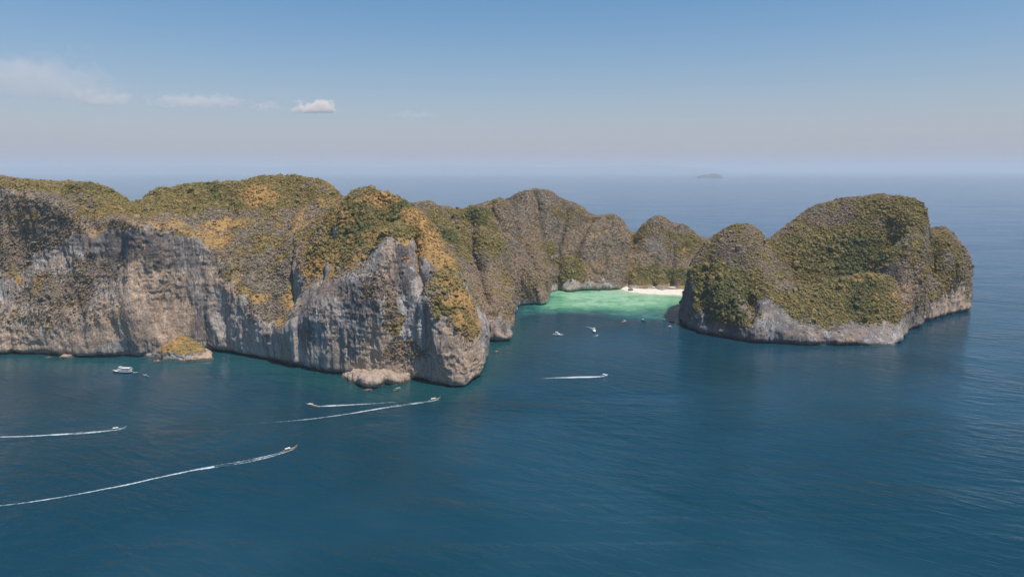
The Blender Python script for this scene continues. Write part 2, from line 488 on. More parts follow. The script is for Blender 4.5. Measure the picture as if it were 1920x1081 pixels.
def massif(name, label, shore, ctrl, h, blobs, cot=.1, back=(), carve=(), zmax=None, vegslope=(.30, .5), cliffz=25,
           rough=1.0, dens=1.0, green=.2, grass=.0, tan=.0, varnish=.0, seed=0, round_=9., parent=None, size=1.0, notch=5.5, warp=1.0, sky=(), grooves=(), craggy=0., cotx=None, hum=1., cragk=1., zs=1.):
    P = chaikin(shore, 1)
    C = [(c[0], c[1], c[2] * zs) for c in ([pt(*c) for c in ctrl] + list(back))]
    x0, x1 = P[:, 0].min() - 12, P[:, 0].max() + 12
    y0, y1 = P[:, 1].min() - 12, P[:, 1].max() + 12
    zt = zmax or max(c[2] for c in C) + 14
    xs = np.arange(x0, x1, h, dtype=np.float32); ys = np.arange(y0, y1, h, dtype=np.float32); zs = np.arange(-5, zt, h, dtype=np.float32)
    X, Y = np.meshgrid(xs, ys, indexing='ij')
    d = poly_sd(X, Y, P)
    top = fit_top(C, sky, X, Y, d, cot)
    if cotx: cot = (cot + (cotx[2] - cot) * sstep(cotx[0], cotx[1], X)).astype(np.float32)
    top = np.minimum(top, zt - 3)
    wx = X + 7 * fbm(X / 30, Y / 30, 5, 2, seed + 60); wy = Y + 7 * fbm(X / 30, Y / 30, 9, 2, seed + 61)
    for (a, b, gw, gd) in grooves:
        ax, ay = pt(*a)[:2]; bx_, by_ = pt(*b)[:2]
        ex, ey = bx_ - ax, by_ - ay
        t = np.clip(((wx - ax) * ex + (wy - ay) * ey) / (ex * ex + ey * ey), 0, 1)
        dg = np.hypot(wx - ax - t * ex, wy - ay - t * ey)
        top = top - gd * np.exp(-(dg / gw) ** 2)
    top += hum * 3.8 * rough * fbm(X / 38, Y / 38, 0, 3, seed + 3) + 1.3 * rough * fbm(X / 13, Y / 13, 0, 2, seed + 5)
    d += warp * (4.5 * fbm(X / 42, Y / 42, 0, 3, seed + 9) + 4.0 * ridged(X / 24, Y / 24, 0, 2, seed + 10) - 2)
    f = np.empty((len(xs), len(ys), len(zs)), np.float32)
    for k, z in enumerate(zs):
        inset = cot * z - 2.5 * math.sin(z / 23.0 + seed) - notch * math.exp(-((z - 1.0) / 3.2) ** 2) * -1.0
        a = (z - top) * .7
        b = inset - d
        m = np.maximum(round_ - np.abs(a - b), 0) / round_
        f[:, :, k] = np.maximum(a, b) + m * m * round_ * .25
    for (cx, cy, cz, rx, ry, rz) in carve:
        e = np.sqrt(((X[:, :, None] - cx) / rx) ** 2 + ((Y[:, :, None] - cy) / ry) ** 2 + ((zs[None, None] - cz) / rz) ** 2)
        np.maximum(f, -(e - 1) * min(rx, ry, rz), out=f)
    V, Q = surface_nets(f, (x0, y0, -5), h)
    del f
    N0 = vert_normals(V, Q)
    Ns = smooth_field(N0, Q, 6)
    Ns /= np.linalg.norm(Ns, axis=1, keepdims=True) + 1e-9
    x, y, z = V[:, 0], V[:, 1], V[:, 2]
    steep = np.maximum(1 - sstep(.25, .7, Ns[:, 2]), craggy)
    # relief: flutes and buttresses on the walls, hummocks on the slopes
    wob = 6 * fbm(x / 30, y / 30, z / 30, 2, seed + 20)
    rel = 5.0 * fbm(x / 34, y / 34, z / 60, 3, seed + 21)
    flute = 2.6 * ridged((x + wob) / 13, (y - wob) / 13, z / 70, 3, seed + 22)
    crag = 1.6 * ridged(x / 7, y / 7, z / 13, 3, seed + 23)
    patch = sstep(-.2, .3, fbm(x / 50, y / 50, z / 40, 2, seed + 29))
    crag2 = 1.0 * ridged(x / 3.1, y / 3.1, z / 4.5, 2, seed + 25)
    ledge = .5 * ridged(x / 26, y / 26, z / 5.5 + .8 * rel / 5, 2, seed + 26)
    disp = steep * (rel + flute * (.4 + .6 * patch) + cragk * (crag + crag2 + ledge) * (1.15 - .7 * patch)) + (1 - steep) * (1.2 * fbm(x / 9, y / 9, z / 9, 3, seed + 24))
    disp *= rough * sstep(-3, 6, z)
    V = V + Ns * disp[:, None]
    # masks
    x, y, z = V[:, 0], V[:, 1], V[:, 2]
    n1 = fbm(x / 22, y / 22, z / 22, 4, seed + 40)
    N1 = smooth_field(vert_normals(V, Q), Q, 1)
    veg = sstep(vegslope[0], vegslope[1], Ns[:, 2] * .7 + N1[:, 2] * .3 + .13 * n1)
    veg *= sstep(cliffz - 8, cliffz + 6, z + 9 * n1)
    M = {'veg': veg, 'green': np.full(len(V), green, np.float32), 'grass': np.full(len(V), grass, np.float32),
         'tan': np.full(len(V), tan, np.float32), 'varnish': np.full(len(V), varnish, np.float32)}
    px, py, dd = project(V)
    vx = x + 7 * fbm(x / 16, y / 16, z / 16, 2, seed + 50); vy = y; vz = z + 7 * fbm(x / 16, y / 16, z / 16, 2, seed + 51)
    for (kind, bx, by, rh, rv, amt) in blobs:
        near = (np.abs(px - bx) < 7) & (np.abs(py - by) < 7)
        if not near.any(): 
            print('blob missed', name, kind, bx, by); continue
        i = np.nonzero(near)[0]; i = i[np.argmin(dd[i])]
        w = np.exp(-(((vx - x[i]) / rh) ** 2 + ((vy - y[i]) / (rh + 18)) ** 2 + ((vz - z[i]) / rv) ** 2))
        w = sstep(.12, .6, w)
        if kind == 'bare': M['veg'] = M['veg'] * (1 - amt * w)
        elif kind == 'veg': M['veg'] = np.maximum(M['veg'], amt * w)
        else: M[kind] = M[kind] + amt * w
    veg = M['veg']
    soil, gw = veg_colour(V, M['green'], M['grass'], seed)
    me = np_mesh(name, V, Q)
    add_attr(me, 'veg', veg); add_attr(me, 'tan', M['tan']); add_attr(me, 'varnish', M['varnish']); add_attr(me, 'soil', soil * .84)
    me.materials.append(MT)
    o = link(name, me, parent, kind='structure' if parent is None else None, label=label)
    # scrub points
    rng = np.random.default_rng(seed + 1)
    pr = dens * h * h * .36 * np.clip(veg * 1.15, 0, 1) * (1 - .8 * gw) * (z > 7)
    pr += dens * h * h * .006 * (z > 12)
    s = rng.random(len(V)) < pr
    S = V[s] + rng.normal(0, h * .3, (s.sum(), 3)).astype(np.float32)
    tint = soil[s] * (rng.uniform(.98, 1.12, (len(S), 1))) * (1 + rng.normal(0, .03, (len(S), 3)))
    gr = np.clip(M['green'][s], 0, 1)
    big = rng.random(len(S)) < .05 + .10 * gr
    sz = size * rng.lognormal(-.05, .36, len(S)) * (.78 + .5 * gr) * (.6 + .4 * veg[s]) * np.where(big, 1.75, 1.)
    S -= Ns[s] * (sz * (.2 - .34 * gr))[:, None]
    sm = bpy.data.meshes.new("scrub_points"); sm.vertices.add(len(S)); sm.vertices.foreach_set('co', S.astype(np.float32).ravel())
    a = sm.attributes.new('size', 'FLOAT_VECTOR', 'POINT')
    a.data.foreach_set('vector', np.stack([sz * rng.uniform(.8, 1.15, len(S)), sz * rng.uniform(.8, 1.15, len(S)), sz * rng.uniform(.8, 1.25, len(S)) * (.5 + .7 * gr)], 1).astype(np.float32).ravel())
    a = sm.attributes.new('turn', 'FLOAT_VECTOR', 'POINT')
    a.data.foreach_set('vector', np.stack([rng.normal(0, .25, len(S)), rng.normal(0, .25, len(S)), rng.uniform(0, 6.28, len(S))], 1).astype(np.float32).ravel())
    add_attr(sm, 'tint', np.clip(tint, .01, .6))
    so = link("scrub", sm, o, kind='stuff')
    md = so.modifiers.new("scatter", 'NODES'); md.node_group = SCRUB
    print(name, len(V), 'verts', len(S), 'shrubs')
    return o

B = sea_pt
SCR = []   # terrain list, in order of distance

# --- 1: the long western cliff with its two wooded crests
massif("west_cliff", "long grey and tan limestone cliff with two wooded crests above a shaded hollow",
    [(-960, 760)] + [B(*p) for p in [(-60, 660), (0, 661), (40, 664), (85, 668), (150, 670), (200, 670), (250, 671), (300, 668), (345, 662), (400, 658), (440, 664), (480, 672), (540, 684), (560, 692)]]
    + [(-190, 760), (-170, 900), (-200, 1080), (-400, 1190), (-700, 1150), (-960, 1100)],
    [(-150, 326, 900), (0, 331, 900), (50, 336, 905), (110, 344, 900), (170, 348, 900), (215, 360, 900), (252, 377, 890),
     (0, 352, 812), (60, 364, 808), (120, 388, 800), (160, 425, 790), (180, 442, 787), (200, 410, 790), (250, 403, 790), (300, 426, 788), (345, 432, 788), (252, 388, 960), (252, 402, 1060), (285, 372, 940), (225, 372, 940),
     (150, 367, 865), (200, 387, 855), (235, 397, 848),
     (300, 357, 955), (350, 349, 965), (400, 345, 975), (440, 338, 980), (480, 334, 985), (520, 330, 988), (560, 328, 988), (600, 336, 978), (630, 350, 955), (652, 364, 925),
     (400, 380, 905), (450, 365, 925), (500, 352, 945), (560, 370, 925), (550, 420, 865), (480, 425, 855), (420, 462, 812), (380, 447, 815), (610, 430, 850),
     (580, 480, 805), (540, 530, 785), (520, 600, 765), (480, 560, 778), (440, 512, 795), (595, 530, 765)],
    1.4,
    [('green', 170, 365, 70, 30, .35), ('green', 230, 380, 50, 30, .3), ('green', 60, 340, 60, 9, .35), ('green', 60, 400, 90, 34, -.35), ('green', 350, 365, 60, 25, .5), ('green', 520, 345, 90, 25, .35), ('green', 480, 375, 40, 15, .3),
     ('grass', 165, 438, 18, 5, 0.68), ('grass', 320, 412, 22, 6, 0.51), ('grass', 370, 438, 30, 7, 0.59), ('grass', 420, 412, 26, 6, 0.68), ('grass', 490, 365, 26, 9, 0.77), ('grass', 470, 350, 16, 6, 0.68),
     ('grass', 400, 445, 26, 8, 0.42), ('grass', 565, 525, 20, 14, 0.77), ('grass', 540, 560, 14, 10, 0.59), ('grass', 520, 598, 10, 7, 0.59), ('grass', 560, 400, 20, 25, 0.42), ('grass', 590, 450, 12, 18, 0.42), ('grass', 495, 550, 10, 6, 0.59), ('grass', 330, 640, 30, 6, 0.51),
     ('green', 600, 440, 20, 30, .4), ('green', 480, 470, 60, 25, .1),
     ('veg', 100, 400, 80, 30, .85), ('veg', 40, 430, 70, 32, .8), ('veg', 180, 500, 40, 22, .5), ('veg', 100, 540, 70, 25, .5), ('veg', 200, 580, 40, 20, .42), ('veg', 60, 600, 60, 12, .4), ('veg', 430, 480, 40, 25, .6), ('veg', 20, 480, 40, 25, .55), ('veg', 500, 560, 25, 20, .5),
     ('veg', 230, 418, 50, 9, .8), ('veg', 340, 440, 30, 8, .7), ('bare', 250, 470, 70, 18, 1), ('bare', 350, 500, 40, 30, 1), ('bare', 300, 560, 60, 50, .7),
     ('tan', 290, 560, 34, 36, .95), ('tan', 260, 490, 14, 16, .8), ('tan', 310, 600, 26, 24, .8), ('tan', 240, 620, 60, 18, .6), ('tan', 160, 600, 80, 25, .4), ('tan', 100, 640, 60, 14, .5), ('tan', 15, 640, 20, 18, .7), ('tan', 20, 470, 25, 14, .5), ('tan', 420, 520, 30, 16, .35),
     ('varnish', 200, 480, 36, 22, .9), ('varnish', 260, 470, 50, 14, .8), ('varnish', 330, 475, 30, 22, .8), ('varnish', 370, 560, 18, 60, .5), ('varnish', 145, 450, 14, 14, .9), ('varnish', 30, 530, 25, 20, .4)],
    grooves=[((252, 372, 960), (250, 400, 800), 16, 8), ((450, 350, 960), (400, 440, 815), 12, 9), ((560, 350, 950), (500, 500, 800), 14, 12), ((635, 350, 950), (560, 540, 770), 14, 14), ((120, 350, 880), (180, 440, 790), 10, 10), ((480, 440, 850), (440, 520, 790), 9, 9)],
    cotx=(-420, -540, .24), cot=.09, back=[(-960, 820, 190), (-960, 1000, 190), (-960, 1090, 120), (-700, 1030, 185), (-500, 1040, 150), (-700, 1140, 60), (-400, 1080, 170), (-300, 1090, 120), (-400, 1180, 60), (-210, 900, 150), (-200, 1050, 90), (-190, 800, 110)],
    carve=[pt(345, 560, 766) [:2] + (62, 46, 30, 84), pt(388, 560, 766)[:2] + (66, 26, 34, 66), pt(470, 640, 735)[:2] + (30, 34, 14, 40)],
    vegslope=(.34, .55), cliffz=40, green=.28, grass=.25, tan=.42, varnish=.1, sky=[(0, 328), (50, 333), (110, 341), (170, 345), (210, 356), (235, 366), (252, 370), (270, 363), (300, 355), (350, 347), (400, 343), (440, 336), (480, 332), (520, 328), (560, 326), (600, 334), (630, 348), (645, 360)],
    seed=100, rough=1.0)

# --- 2: the tall headland in the middle
massif("middle_headland", "tall steep limestone headland with streaked grey walls under an ochre and green crest",
    [B(*p) for p in [(552, 686), (562, 694), (590, 699), (640, 702), (660, 705), (700, 710), (740, 714), (782, 712), (815, 722), (850, 726), (880, 722), (905, 706), (917, 682), (914, 655)]]
    + [(-45, 850), (-50, 930), (-130, 1000), (-260, 990), (-300, 860), (-255, 770)],
    [(600, 440, 800), (608, 400, 800), (628, 383, 800), (655, 364, 800), (685, 355, 803), (720, 362, 798), (760, 380, 793), (790, 397, 785), (815, 414, 775), (830, 442, 758),
     (845, 472, 745), (860, 502, 735), (880, 547, 722), (897, 577, 712), (908, 607, 705), (912, 640, 705),
     (540, 592, 742), (570, 557, 742), (600, 522, 742), (640, 502, 728), (700, 472, 712), (735, 437, 712), (750, 452, 708), (790, 484, 702), (830, 507, 693), (850, 560, 680), (880, 600, 672),
     (650, 430, 765), (700, 400, 772), (760, 430, 742), (800, 450, 735), (745, 560, 682), (740, 640, 668)],
    1.05,
    [('green', 640, 430, 34, 26, .38), ('green', 690, 400, 40, 25, .38), ('green', 680, 370, 50, 14, .3), ('green', 740, 380, 30, 12, .5), ('green', 780, 430, 26, 16, .45), ('green', 840, 570, 16, 9, .6), ('green', 600, 470, 20, 20, .5),
     ('grass', 790, 400, 14, 12, 0.59), ('grass', 815, 440, 16, 16, 0.77), ('grass', 800, 480, 26, 7, 0.77), ('grass', 760, 450, 14, 8, 0.42), ('grass', 855, 560, 12, 7, 0.59), ('grass', 665, 485, 10, 8, 0.51), ('grass', 590, 505, 26, 16, 0.81), ('grass', 562, 545, 20, 12, 0.81), ('grass', 540, 580, 14, 9, 0.77), ('grass', 830, 480, 10, 10, 0.51), ('grass', 720, 370, 20, 6, 0.34), ('grass', 885, 560, 8, 14, 0.51), ('grass', 905, 590, 8, 10, 0.59),
     ('bare', 600, 600, 60, 50, 1), ('bare', 660, 580, 40, 50, 1), ('bare', 790, 580, 28, 50, 1), ('bare', 850, 680, 50, 28, 1), ('bare', 725, 470, 12, 22, 1), ('bare', 720, 640, 30, 28, .9),
     ('veg', 850, 540, 26, 24, .9), ('veg', 890, 600, 16, 20, .7), ('veg', 745, 600, 12, 28, .6), ('veg', 700, 530, 22, 12, .5), ('veg', 760, 660, 22, 12, .5),
     ('tan', 720, 660, 24, 26, .9), ('tan', 730, 490, 7, 22, .9), ('tan', 740, 560, 8, 20, .7), ('tan', 700, 700, 40, 10, .9), ('tan', 860, 640, 18, 12, .8), ('tan', 880, 690, 30, 18, .9), ('tan', 905, 620, 12, 30, .7), ('tan', 850, 710, 30, 6, .8),
     ('varnish', 670, 570, 26, 22, .9), ('varnish', 560, 600, 14, 30, .7), ('varnish', 620, 530, 30, 14, .8), ('varnish', 760, 500, 14, 26, .8), ('varnish', 800, 540, 14, 30, .6), ('varnish', 600, 660, 40, 24, .25)],
    grooves=[((652, 364, 830), (610, 500, 745), 10, 14), ((730, 370, 790), (700, 450, 730), 12, 8), ((770, 440, 740), (785, 500, 690), 9, 22), ((868, 520, 715), (890, 620, 670), 7, 12)],
    cot=.07, carve=[pt(790, 590, 664)[:2] + (70, 12, 16, 72), pt(610, 640, 672)[:2] + (60, 30, 12, 50)], back=[(-300, 880, 120), (-250, 940, 110), (-140, 960, 110), (-60, 880, 80), (-60, 800, 70), (-130, 880, 150), (-220, 850, 185), (-290, 800, 120), (-35, 760, 60)],
    vegslope=(.30, .5), cliffz=60, green=.42, grass=.36, tan=.26, varnish=.12, sky=[(625, 380), (655, 362), (680, 355), (710, 356), (740, 370), (760, 378), (790, 395), (815, 410), (825, 430), (840, 460), (855, 490), (880, 540), (895, 570), (908, 600)],
    seed=200, rough=.95, warp=.8)

# --- 3: ridge and promontory on the left of the bay
massif("bay_ridge", "brown scrub covered ridge falling to a low promontory on the near side of the turquoise bay",
    [B(*p) for p in [(890, 640), (912, 641), (940, 642), (964, 638), (970, 612), (965, 585), (975, 575), (1000, 572), (1026, 570), (1034, 558), (1034, 549)]]
    + [(80, 1215), (160, 1290), (150, 1390), (-80, 1420), (-260, 1330), (-330, 1150), (-260, 980), (-110, 900)],
    [(770, 382, 1100), (795, 377, 1100), (820, 381, 1100), (838, 391, 1108), (860, 395, 1118), (885, 390, 1128), (905, 385, 1138), (930, 378, 1155), (955, 371, 1170), (965, 385, 1170),
     (830, 430, 1030), (900, 420, 1080), (880, 480, 985), (900, 540, 930), (920, 590, 878), (945, 600, 872), (958, 600, 878), (940, 520, 990), (990, 530, 1062), (930, 450, 1060),
     (1005, 500, 1110), (1020, 535, 1105), (1022, 555, 1095), (965, 560, 1050), (975, 455, 1130), (958, 570, 930)],
    1.5,
    [('green', 840, 420, 50, 25, .45), ('green', 930, 440, 30, 26, .4), ('green', 900, 400, 30, 14, .5), ('green', 870, 390, 40, 10, .5), ('green', 870, 450, 40, 25, .3),
     ('grass', 945, 440, 8, 10, 0.42), ('grass', 905, 550, 14, 8, 0.34), ('grass', 960, 430, 8, 14, 0.34),
     ('bare', 940, 612, 34, 24, 1), ('tan', 930, 610, 14, 14, .4), ('varnish', 955, 600, 12, 16, .5), ('varnish', 925, 600, 12, 16, .5)],
    grooves=[((955, 372, 1190), (1012, 540, 1112), 9, 22), ((922, 385, 1150), (958, 480, 1100), 8, 16), ((838, 392, 1120), (900, 520, 1000), 16, 22), ((880, 420, 1100), (905, 560, 900), 10, 14), ((925, 560, 900), (912, 630, 850), 8, 16), ((948, 560, 920), (945, 630, 850), 7, 14), ((985, 520, 1080), (990, 570, 1045), 8, 12)],
    cot=.16, back=[(-300, 1200, 120), (-200, 1280, 110), (-60, 1320, 120), (60, 1300, 120), (-300, 1020, 130), (-180, 960, 110), (-60, 900, 60), (100, 1240, 22), (150, 1290, 25), (140, 1370, 50), (50, 1200, 60), (-40, 1240, 150)],
    vegslope=(-.15, .1), cliffz=8, green=.22, grass=.06, tan=.1, varnish=.35, sky=[(790, 374), (820, 378), (838, 388), (860, 392), (885, 387), (905, 382), (930, 375), (950, 368)],
    seed=300, rough=1.1)

# --- 4: the hills behind the beach
massif("back_hills", "domed limestone hills behind the beach with brown scrub and a green gully",
    [B(*p) for p in [(1020, 552), (1040, 549), (1075, 548), (1100, 545), (1150, 543), (1180, 543.5), (1240, 545.5), (1290, 547.5)]] + [(400, 1215), (520, 1260), (600, 1330),
     (560, 1500), (300, 1570), (50, 1600), (-120, 1540), (-180, 1400), (-60, 1260)],
    [(950, 385, 1340), (965, 363, 1345), (985, 355, 1350), (1005, 354, 1350), (1030, 359, 1350), (1060, 374, 1350), (1085, 384, 1350), (1110, 402, 1345), (1130, 406, 1340), (1155, 403, 1340), (1172, 412, 1340),
     (1187, 444, 1340), (1200, 422, 1360), (1220, 409, 1360), (1245, 409, 1360), (1265, 420, 1370), (1290, 422, 1400), (1312, 440, 1400), (1335, 450, 1400), (1400, 455, 1400),
     (1040, 450, 1262), (1035, 520, 1218), (1060, 505, 1225), (1080, 520, 1220), (1050, 400, 1310), (1090, 440, 1272), (1130, 440, 1285), (1100, 420, 1305), (1150, 500, 1255), (1185, 480, 1285),
     (1215, 470, 1300), (1245, 475, 1300), (1200, 515, 1262), (1260, 505, 1275), (1300, 500, 1300), (1195, 455, 1325), (1120, 500, 1245), (1290, 460, 1340), (1240, 530, 1240), (1060, 470, 1262)],
    1.8,
    [('green', 1050, 500, 40, 26, .9), ('green', 1060, 515, 26, 14, .8), ('green', 1035, 470, 20, 26, .5), ('green', 1240, 510, 70, 14, .7), ('green', 1290, 450, 50, 20, .35), ('green', 1080, 400, 40, 14, .3), ('green', 1190, 450, 20, 20, .3), ('green', 1220, 425, 30, 15, .3),
     ('grass', 1120, 490, 20, 14, 0.59), ('grass', 1130, 430, 24, 4, 0.59), ('grass', 1190, 455, 12, 20, 0.51), ('grass', 1130, 515, 30, 8, 0.30), ('grass', 1290, 462, 8, 5, 0.59),
     ('bare', 1050, 535, 40, 12, .9), ('bare', 1110, 535, 60, 9, .8), ('bare', 1225, 450, 16, 18, .6), ('bare', 1050, 475, 16, 14, .7),
     ('varnish', 1222, 450, 30, 20, .7), ('varnish', 1050, 475, 20, 14, .8)],
    grooves=[((1062, 372, 1350), (1042, 520, 1205), 13, 26), ((1108, 400, 1345), (1075, 470, 1260), 10, 18), ((1188, 440, 1345), (1175, 530, 1235), 12, 20), ((1258, 415, 1380), (1262, 530, 1240), 9, 16), ((1140, 410, 1335), (1128, 520, 1240), 9, 10), ((1000, 360, 1345), (1010, 450, 1260), 10, 12), ((1222, 450, 1290), (1225, 520, 1240), 8, 10)],
    cot=.14, back=[(-150, 1450, 100), (0, 1540, 90), (300, 1520, 70), (500, 1450, 60), (560, 1400, 40), (200, 1480, 110), (80, 1420, 165), (-40, 1400, 150), (450, 1300, 40), (-60, 1300, 120)],
    vegslope=(-.15, .1), cliffz=4, green=.20, grass=.06, tan=.1, varnish=.4, sky=[(965, 360), (975, 357), (1005, 352), (1030, 357), (1060, 372), (1085, 382), (1110, 400), (1130, 404), (1155, 401), (1170, 408), (1180, 425), (1187, 440), (1200, 420), (1220, 406), (1245, 406), (1265, 418), (1290, 420), (1310, 438), (1325, 444)],
    seed=400, rough=1.1)

# --- 5: the eastern headland with its hanging valley
massif("east_headland", "rounded limestone headland across the bay mouth with a wooded hanging valley",
    [B(*p) for p in [(1266, 592), (1265, 602), (1275, 612), (1320, 628), (1365, 637), (1420, 643), (1480, 647), (1540, 650), (1600, 651), (1660, 652), (1690, 650), (1702, 642), (1712, 625), (1735, 606), (1765, 600), (1800, 588), (1828, 582)]]
    + [(745, 1080), (730, 1150), (640, 1210), (500, 1230), (400, 1190), (330, 1120), (270, 1050), (248, 990)],
    [(1300, 482, 975), (1320, 457, 975), (1345, 437, 972), (1370, 422, 970), (1395, 419, 970), (1420, 422, 968), (1433, 436, 972), (1443, 448, 1000),
     (1460, 432, 1070), (1490, 407, 1085), (1530, 387, 1092), (1570, 374, 1095), (1610, 368, 1090), (1680, 366, 1065), (1705, 369, 1050), (1733, 388, 1025), (1745, 410, 1005), (1750, 438, 1000),
     (1790, 440, 1040), (1810, 452, 1045), (1822, 475, 1045), (1815, 540, 1040), (1780, 500, 1000), (1770, 560, 985),
     (1290, 520, 940), (1280, 560, 930), (1330, 540, 905), (1380, 500, 915), (1400, 560, 870), (1450, 560, 862), (1450, 592, 848), (1550, 600, 846), (1650, 615, 843), (1690, 600, 848),
     (1480, 520, 905), (1500, 526, 900), (1560, 524, 900), (1600, 510, 903), (1535, 526, 900), (1640, 508, 908), (1520, 560, 872), (1640, 560, 872), (1690, 530, 900), (1705, 480, 935), (1725, 440, 968),
     (1440, 480, 930), (1650, 475, 960), (1720, 540, 915), (1735, 590, 900), (1480, 515, 918), (1745, 520, 950), (1755, 470, 985)],
    1.3,
    [('green', 1350, 560, 40, 20, .6), ('green', 1350, 590, 26, 12, .9), ('green', 1330, 520, 40, 20, .5), ('green', 1400, 530, 30, 18, .5), ('green', 1550, 560, 70, 20, .35), ('green', 1640, 570, 50, 20, .2), ('green', 1680, 390, 60, 20, .35), ('green', 1560, 470, 75, 36, .75), ('green', 1690, 520, 25, 40, -.25), ('green', 1390, 440, 30, 30, .12), ('grass', 1700, 560, 14, 40, 0.30), ('grass', 1700, 400, 30, 14, 0.26), ('grass', 1560, 560, 40, 8, 0.21), ('grass', 1770, 520, 30, 30, 0.21), ('green', 1620, 520, 50, 10, .5), ('green', 1720, 430, 20, 20, .3), ('green', 1780, 480, 40, 25, .2),
     ('grass', 1690, 560, 12, 18, 0.34), ('grass', 1640, 512, 24, 3, 0.34), ('grass', 1600, 520, 12, 2.5, 0.42),
     ('veg', 1350, 590, 30, 16, 1), ('veg', 1740, 500, 40, 60, .85), ('veg', 1790, 500, 40, 40, .9), ('bare', 1280, 560, 9, 30, .8), ('bare', 1310, 595, 14, 12, .9), ('bare', 1500, 632, 90, 9, 1), ('bare', 1445, 590, 20, 30, 1), ('bare', 1480, 605, 25, 18, 1), ('bare', 1350, 625, 60, 8, 1), ('bare', 1790, 570, 50, 14, 1), ('bare', 1405, 570, 8, 16, .8),
     ('varnish', 1790, 570, 70, 30, -.8), ('varnish', 1700, 620, 30, 30, -.4), ('tan', 1790, 570, 60, 26, 1.3), ('tan', 1760, 590, 30, 14, .9), ('tan', 1815, 540, 14, 20, .6), ('tan', 1595, 640, 12, 5, .7), ('tan', 1490, 615, 6, 6, .6), ('tan', 1710, 600, 10, 20, .4), ('tan', 1700, 560, 10, 30, .3),
     ('varnish', 1290, 590, 20, 30, .8), ('varnish', 1330, 600, 30, 10, .4), ('varnish', 1730, 420, 8, 22, .5)],
    grooves=[((1540, 530, 955), (1478, 530, 950), 30, 62), ((1625, 480, 965), (1668, 425, 1010), 16, 30), ((1756, 430, 1030), (1738, 600, 900), 13, 48), ((1445, 450, 985), (1470, 520, 925), 14, 26), ((1325, 500, 930), (1318, 600, 880), 9, 20), ((1412, 540, 880), (1405, 600, 855), 8, 18), ((1590, 560, 862), (1600, 600, 846), 10, 8), ((1670, 500, 930), (1700, 600, 860), 9, 12)],
    cotx=(345, 262, .24), cot=.10, back=[(700, 1130, 90), (620, 1180, 90), (480, 1180, 110), (400, 1130, 90), (330, 1060, 90), (390, 1000, 80), (425, 985, 48), (455, 955, 28), (490, 948, 26), (515, 955, 34), (470, 985, 46), (520, 995, 62), (445, 970, 36), (560, 985, 90), (735, 1100, 60), (560, 1130, 150), (405, 950, 62), (600, 950, 140), (620, 1080, 170), (700, 1085, 135), (668, 1040, 120)],
    vegslope=(.08, .26), cliffz=23, green=.34, grass=.08, tan=.12, varnish=.85, sky=[(1300, 480), (1320, 455), (1345, 435), (1370, 420), (1395, 417), (1420, 420), (1435, 435), (1441, 445), (1460, 430), (1490, 405), (1530, 385), (1570, 372), (1610, 366), (1680, 364), (1705, 367), (1735, 385), (1745, 405), (1750, 435), (1790, 438), (1810, 450), (1820, 470)],
    seed=500, rough=.85, size=1.05)

# --- outcrops at the foot of the cliffs
massif("grassy_outcrop", "low rocky outcrop with a cap of dry grass at the foot of the western cliff",
    [B(*p) for p in [(255, 669), (285, 673), (300, 675), (340, 678), (375, 677), (395, 675), (412, 671)]] + [(-400, 800), (-430, 815), (-480, 820), (-530, 815), (-570, 800)],
    [(268, 662, 775), (285, 655, 775), (300, 648, 778), (320, 630, 782), (345, 624, 784), (370, 632, 780), (385, 652, 772), (400, 664, 770)], .8,
    [('grass', 345, 640, 30, 10, 0.5), ('grass', 305, 648, 14, 8, 0.4), ('green', 350, 640, 26, 10, .35), ('tan', 385, 660, 14, 10, 1), ('tan', 400, 668, 10, 8, 1)],
    cot=.35, back=[(-470, 812, 24), (-560, 798, 4), (-420, 805, 14), (-510, 800, 8)], vegslope=(.2, .45), cliffz=9, green=.2, tan=.25, seed=600, craggy=.5, rough=.9, round_=4, size=.6, notch=2, dens=1.6)
massif("boulder_outcrop", "pale tumbled boulder outcrop at the foot of the middle headland",
    [B(*p) for p in [(637, 704), (648, 713), (668, 719), (684, 727), (706, 727), (716, 720), (742, 722)]] + [(-95, 690), (-140, 705), (-178, 700)],
    [(648, 702, 668), (662, 690, 672), (676, 697, 666), (686, 684, 671), (700, 697, 664), (690, 712, 654), (716, 690, 667), (704, 721, 647), (672, 711, 658), (735, 706, 664), (655, 709, 662), (722, 712, 656)], .7,
    [('tan', 690, 700, 60, 30, .35)], cot=.5, back=[(-160, 700, 14), (-120, 695, 16)], vegslope=(.9, .99), cliffz=60, tan=.2, seed=700, zs=.48, craggy=1., hum=.3, cragk=2.0, rough=1.0, round_=2, notch=1.0, warp=.8, dens=.3)

